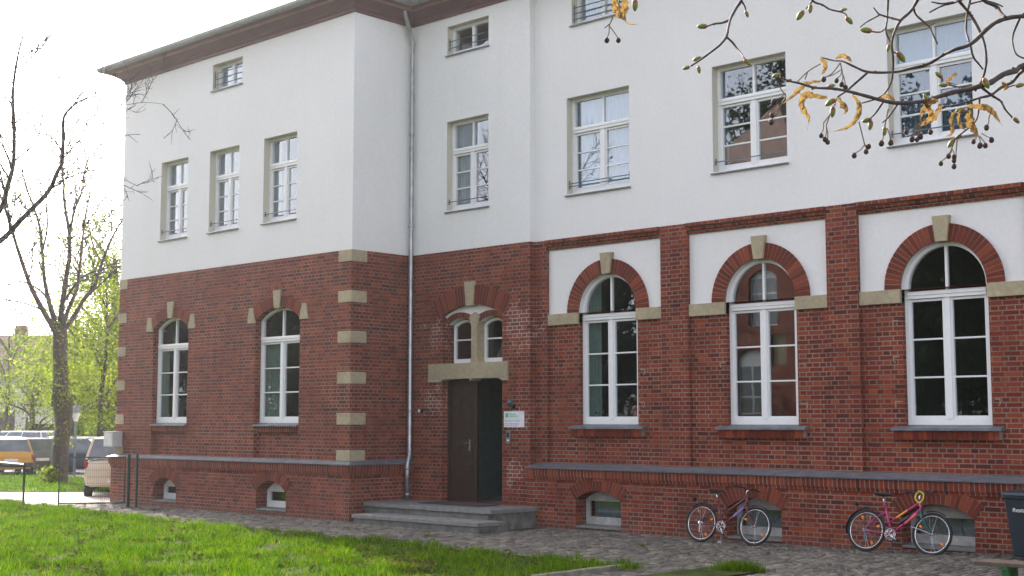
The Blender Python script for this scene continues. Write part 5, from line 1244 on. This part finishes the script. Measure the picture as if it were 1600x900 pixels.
# =====================================================================
#              LINDEN BRANCH HANGING IN FRONT OF THE UPPER FLOOR
# =====================================================================
DB = 2.3; r8 = random.Random(77); pb = FPX/DB
lb = thing('linden_branch', 'linden twigs with green buds, papery bracts and round seeds hanging in at upper right', 'branch', tuple(at_d(1700, 80, DB)))
def bp(x, y, dd=0): return at_d(x, y, DB+dd)
BR_ = [
 ([(1760, 10), (1680, 18), (1600, 25), (1573, 28.5), (1550, 39), (1518, 67.6), (1493, 76.5), (1475, 85), (1450, 99.6), (1425, 106.7), (1400, 112), (1358, 113), (1336, 105), (1318, 96), (1301, 94), (1283, 89)], 5.2, 1.6, .0, .10),
 ([(1760, 60), (1680, 78), (1600, 102), (1587, 110), (1568, 116), (1549, 127.7), (1531, 134.7), (1512, 139), (1493, 143), (1470, 150), (1447, 157), (1423, 160), (1400, 161), (1378, 156.7), (1351, 150), (1324, 142), (1300, 138), (1273, 136.7), (1249, 130), (1233, 126.7), (1218, 121)], 7.0, 1.7, .05, -.15),
 ([(1600, 108), (1591, 116), (1582, 128), (1563, 137), (1549, 148.7), (1531, 153), (1510, 160), (1489, 165), (1472, 166)], 4.0, 1.6, .06, .0),
 ([(1450, -30), (1434, 0), (1422, 18), (1407, 32), (1398, 50), (1393, 67.6), (1395, 90), (1395, 107), (1393, 128), (1383, 146), (1368, 155), (1347, 161)], 3.4, 1.4, -.05, .05),
 ([(1389, -30), (1388, 0), (1387, 18), (1386, 32), (1384.5, 50), (1393, 67.6)], 2.6, 2.0, .03, 0),
 ([(1407, 32), (1390, 28), (1374, 23), (1369, 17), (1365, 12)], 2.2, 1.2, -.04, 0),
 ([(1374, 24), (1354, 34), (1343.6, 43)], 1.7, 1.1, -.04, 0),
 ([(1384.5, 44.5), (1375, 50), (1362, 49)], 1.8, 1.4, .0, 0),
 ([(1427, 10.7), (1430, 20), (1434, 27), (1450, 41), (1458, 54), (1464.5, 69)], 2.3, 1.5, -.04, .03),
 ([(1450, 41), (1460, 36)], 1.6, 1.2, -.03, 0),
 ([(1478, -20), (1500, 3.5), (1518, 25), (1532, 50), (1539, 71), (1541, 90), (1541, 103), (1536, 120), (1530, 133), (1524, 142)], 3.2, 2.0, .0, .05),
 ([(1520, -30), (1516, 0), (1510.7, 21), (1509, 46), (1512, 60), (1516, 71), (1521, 89), (1528, 99), (1536, 108)], 2.8, 1.9, .08, 0),
 ([(1525, -20), (1536, 0), (1557, 10.7), (1564, 20), (1571, 27)], 4.4, 3.2, 0, 0),
 ([(1594, 28), (1585.4, 46), (1583, 57), (1582, 67.6), (1589, 85), (1606, 93)], 2.6, 1.6, .03, 0),
 ([(1452, 19.5), (1471.6, 9), (1490, 5), (1500, 0), (1530, -10)], 1.5, 2.6, 0, 0), ([(1455, 3), (1472, 6), (1490, 4)], 1.4, 2.4, 0, 0), ([(1515, 6), (1536, 2), (1552, 4), (1567, 10)], 2.0, 1.3, .03, 0),
 ([(1175, -35), (1158, 0), (1150, 14), (1142, 28.4), (1138, 42), (1134.7, 57), (1126, 68), (1115, 78), (1094, 94), (1080, 103)], 3.3, 1.7, -.1, -.1),
 ([(1142, 30), (1129, 36), (1116, 37), (1104, 41)], 2.3, 1.6, -.1, -.05), ([(1135, 58), (1143, 65), (1151, 75), (1158, 83), (1163, 91)], 2.2, 1.5, -.1, -.03), ([(1158, 0), (1163, 8), (1166, 16)], 1.9, 1.3, -.1, 0),
 ([(1255, -25), (1269, 0), (1285, 8), (1297, 15), (1318, 20), (1324, 27)], 2.4, 1.5, .1, 0), ([(1275, -10), (1268, 3), (1259, 14)], 2.0, 1.5, .1, 0),
 ([(1312, 18), (1320, 15)], 1.6, 1.3, .1, 0),
 ([(1356, 113), (1336, 130), (1322, 142), (1308, 153), (1304, 165)], 2.6, 1.5, .02, -.03),
 ([(1381, 158), (1372, 172), (1365, 181), (1358, 186)], 2.2, 1.4, -.05, 0), ([(1402, 163), (1390, 181), (1379, 192)], 2.1, 1.3, -.05, 0),
 ([(1530, 133), (1540, 142), (1552, 150), (1563, 158), (1568, 167), (1573, 174), (1584, 186)], 3.0, 1.8, 0, .05),
 ([(1531, 153), (1530, 170), (1526, 186), (1517, 197), (1500, 211), (1491, 218)], 2.0, 1.6, -.02, 0),
 ([(1525, 137), (1500, 136), (1480, 132)], 1.8, 1.4, .02, 0), ([(1570, 138), (1582, 134), (1592, 133)], 1.6, 1.4, .02, 0), ([(1395, 80), (1402, 84)], 1.5, 1.3, -.05, 0),
 ([(960, -40), (968, -5), (966, 12), (970, 26)], 1.3, 1.0, -.1, 0), ([(985, -40), (992, -10), (992, 0)], 1.6, 1.3, -.1, 0)]
tw = MB()
for pts, w0, w1, d0, d1 in BR_:
    n_ = len(pts)
    P_, r_ = sm([bp(x+r8.uniform(-.6, .6), y+r8.uniform(-.6, .6), d0+d1*i/(n_-1)+.02*math.sin(i*.9)) for i, (x, y) in enumerate(pts)], [.78*(w0+(w1-w0)*i/(n_-1))/pb for i in range(n_)], 4)
    r_ = [q*r8.uniform(.88, 1.12) for q in r_]; tw.tube(P_, r_, 7)
    for i in range(3, len(P_)-1, 5):
        if r8.random() < .75:
            k = rv3(r8)*r_[i]*.7; tw.blob(P_[i]+k, r_[i]*r8.uniform(.55, .9), rv3(r8), 1.3, n=6, k=4)
tw.build('twigs', M['twig'], lb, smooth=True)
buds = [(1213, 118, 7, 200), (1097, 41, 8, 185), (1072, 106, 6, 200), (1089, 92, 7, 200), (1092, 109, 6, 280), (1168, 97, 7, 315), (1167, 22, 5.5, 290), (1327, 32, 7.5, 310), (1250, 24, 9, 235), (1266, 14, 7, 265), (1353, 47, 9, 175), (1319, 15, 5, 10), (1408, 89, 10, 305), (1388, 75, 6, 255), (1541, 130, 9, 295), (1446, 151, 6, 110), (1301, 175, 8.5, 265), (1297, 160, 9, 215), (1354, 188, 7.5, 195), (1360, 196, 7.5, 260), (1382, 205, 7, 270), (1588, 188, 6.5, 315), (1486, 224, 8, 235), (1467, 117, 7, 145), (1473, 133, 6.5, 180), (1594, 133, 7, 10), (1500, 172, 7, 190), (992, 8, 9.5, 270), (1497, 214, 6, 215), (1272, 137, 5, 20), (1299, 134, 6, 10), (1232, 126, 5, 200), (1415, 162, 4.5, 10)]
for x, y, s, a in buds:
    mb = MB(); c = bp(x, y, -.02); u = (bp(x+1, y)-bp(x, y)).normalized(); v = (bp(x, y-1)-bp(x, y)).normalized(); d = u*math.cos(R(a))+v*math.sin(R(a)); s_ = s/pb
    mb.lathe(c, d, [(.15*s_, -1.05*s_), (.36*s_, -.75*s_), (.52*s_, -.2*s_), (.50*s_, .25*s_), (.33*s_, .72*s_), (.05*s_, 1.05*s_)], 10)
    mb.lathe(c-u*.0, (d+v*.15), [(.2*s_, -1.0*s_), (.44*s_, -.7*s_), (.50*s_, -.25*s_), (.1*s_, .0*s_)], 10, 1)
    mb.build('bud', [M['bud'], M['budred']], lb, smooth=True)
def ribbon(path, w0, dd=0, twist=1.5, cup=.35, name='dry_bract'):
    mb = MB(); P_, _ = sm([bp(x, y, dd+.01*math.sin(i*1.3)) for i, (x, y) in enumerate(path)], [1]*len(path), 5); n_ = len(P_); vs = []
    view = ray(*path[0]).normalized()
    for i, p in enumerate(P_):
        d = (P_[min(i+1, n_-1)]-P_[max(i-1, 0)]).normalized(); f = i/(n_-1); wd_ = .85*w0/pb*(math.sin(math.pi*min(1, f*1.05+.06))**.6+.04)*r8.uniform(.72, 1.2)
        s0 = d.cross(view).normalized(); n0 = d.cross(s0); a = twist*math.sin(f*3.1+path[0][0]); s1 = s0*math.cos(a*.5)+n0*math.sin(a*.5); n1 = d.cross(s1)
        for q in (-1, -.5, 0, .5, 1): vs.append(p+s1*wd_*q*.5+n1*wd_*(cup*(q*q-.3+.45*math.sin(i*1.7+q*3))+r8.uniform(-.10, .10))+s1*wd_*r8.uniform(-.06, .06))
    mb.add(vs, [(i*5+j, i*5+5+j, i*5+6+j, i*5+1+j) for i in range(n_-1) for j in range(4)])
    mb.build(name, M['bract'], lb, smooth=False)
for pts, w_, tws in [([(1293, 152), (1273, 149), (1260, 148), (1253, 158), (1256, 172), (1264, 185), (1261, 204)], 12, 1.2), ([(1331, 149), (1341, 160), (1342, 176), (1334, 192), (1318, 202), (1294, 207)], 9.5, 1.0),
    ([(1283, 127), (1262, 131), (1247, 142), (1236, 152), (1213, 169)], 9, 1.2), ([(1281, 92), (1290, 100), (1289, 111), (1282, 117)], 9, 1.8), ([(1306, 92), (1318, 87), (1328, 92), (1331, 98)], 9, 2.2), ([(1375, 156), (1386, 150), (1396, 154), (1399, 163)], 8, 1.5),
    ([(1466, 158), (1452, 162), (1441, 172), (1438, 190)], 14, 2.2), ([(1468, 162), (1463, 176), (1449, 190), (1437, 198)], 13, 2.0), ([(1446, 160), (1455, 172), (1450, 186)], 12, 2.5), ([(1510, 165), (1530, 166), (1545, 171), (1556, 183), (1566, 197)], 13, 1.0), ([(1514, 172), (1516, 188), (1523, 203), (1529, 215)], 15, .8),
    ([(1496, 172), (1487, 184), (1489, 200), (1486, 210), (1472, 214)], 8, 1.4), ([(1500, 172), (1497, 185), (1503, 198), (1510, 203)], 7, 1.5), ([(1308, 152), (1316, 160), (1322, 172), (1316, 180)], 11, 2.0), ([(1496, 116), (1486, 122), (1482, 130), (1492, 131)], 10, 2.2), ([(963, -8), (962, 8), (966, 22), (976, 33)], 17, .7), ([(972, -6), (976, 10), (974, 24), (980, 34)], 14, .9), ([(976, 33), (985, 38), (998, 38)], 3, .3), ([(1566, 128), (1572, 134), (1567, 143)], 8, 2)]:
    ribbon(pts, w_, -.03, tws)
stk = MB()
def stalk(pts, w_=.8):
    P_, r_ = sm([bp(x, y, -.02) for x, y in pts], [w_/pb]*len(pts), 3); stk.tube(P_, r_, 5)
seeds = [(948, 63, (952, 40)), (966, 63, (952, 40)), (1287, 124, (1313, 110)), (1307, 126, (1316, 110)), (1315, 132, (1316, 112)), (1321, 137, (1314, 108)), (1209, 159, (1226, 147)), (1206, 180, (1222, 160)), (1205, 191, (1222, 160)), (1283, 212, (1287, 192)), (1289, 218, (1291, 196)), (1293, 222, (1291, 196)), (1334.5, 243, (1351, 226)), (1353, 237, (1351, 226)), (1357, 229, (1351, 226)), (1377, 224, (1380, 208)), (1391.5, 223, (1386, 200)), (1425, 217.5, (1432, 196)), (1433, 218, (1434, 196)), (1438, 213.5, (1435, 196)), (1454, 206.5, (1440, 192)), (1416, 206, (1435, 196)), (1470, 255.5, (1486, 235)), (1482, 244, (1487, 233)), (1490.5, 245, (1488, 233)), (1490.5, 251, (1494, 236)), (1490.5, 260, (1494, 236)), (1521, 221.5, (1526, 212)), (1531, 227.5, (1529, 212)), (1539.5, 227.5, (1531, 213)), (1549, 218.7, (1533, 208)), (1541.4, 199.5, (1545, 185))]
for x, y, s in seeds:
    stalk([s, ((s[0]+x)/2+1.5, (s[1]+y)/2), (x, y-3)]); mb = MB(); mb.blob(bp(x, y, -.02), r8.uniform(3.7, 4.7)/pb, Vector((r8.uniform(-.3, .3), 0, 1)), 1.12); mb.build('seed', M['seed'], lb, smooth=True)
for pts in [[(958, 26), (952, 40)], [(952, 38), (945, 44)], [(1313, 98), (1316, 112)], [(1282, 100), (1262, 112), (1244, 130)], [(1262, 112), (1258, 124)], [(1313, 98), (1300, 115), (1287, 122)], [(1298, 178), (1287, 192)], [(1296, 182), (1291, 196)], [(1342, 190), (1347, 210), (1351, 226)], [(1388, 170), (1384, 190), (1380, 208)], [(1445, 185), (1434, 196)], [(1493, 215), (1486, 235)], [(1496, 214), (1494, 236)], [(1526, 200), (1528, 213)], [(1550, 170), (1545, 185)], [(1213, 126), (1222, 142), (1228, 150), (1222, 160)]]:
    stalk(pts, 1.0)
stk.build('stalks', M['stalk'], lb)
print('objects', len(bpy.data.objects))

hz = MB(); hz.box(-290, 60, -60, 160, -1.4, 40)  # volume added to stand in for lens flare washing out the left
hm = bpy.data.materials.new('thin haze'); hm.use_nodes = True; N = hm.node_tree.nodes; L = hm.node_tree.links; N.clear()
o = N.new('ShaderNodeOutputMaterial'); pv = N.new('ShaderNodeVolumePrincipled'); pv.inputs['Density'].default_value = .0003; pv.inputs['Anisotropy'].default_value = .72; pv.inputs['Color'].default_value = (.96, .98, 1, 1)
L.new(pv.outputs[0], o.inputs['Volume'])
tag(hz.build('flare_haze', hm), None, None, kind='stuff')
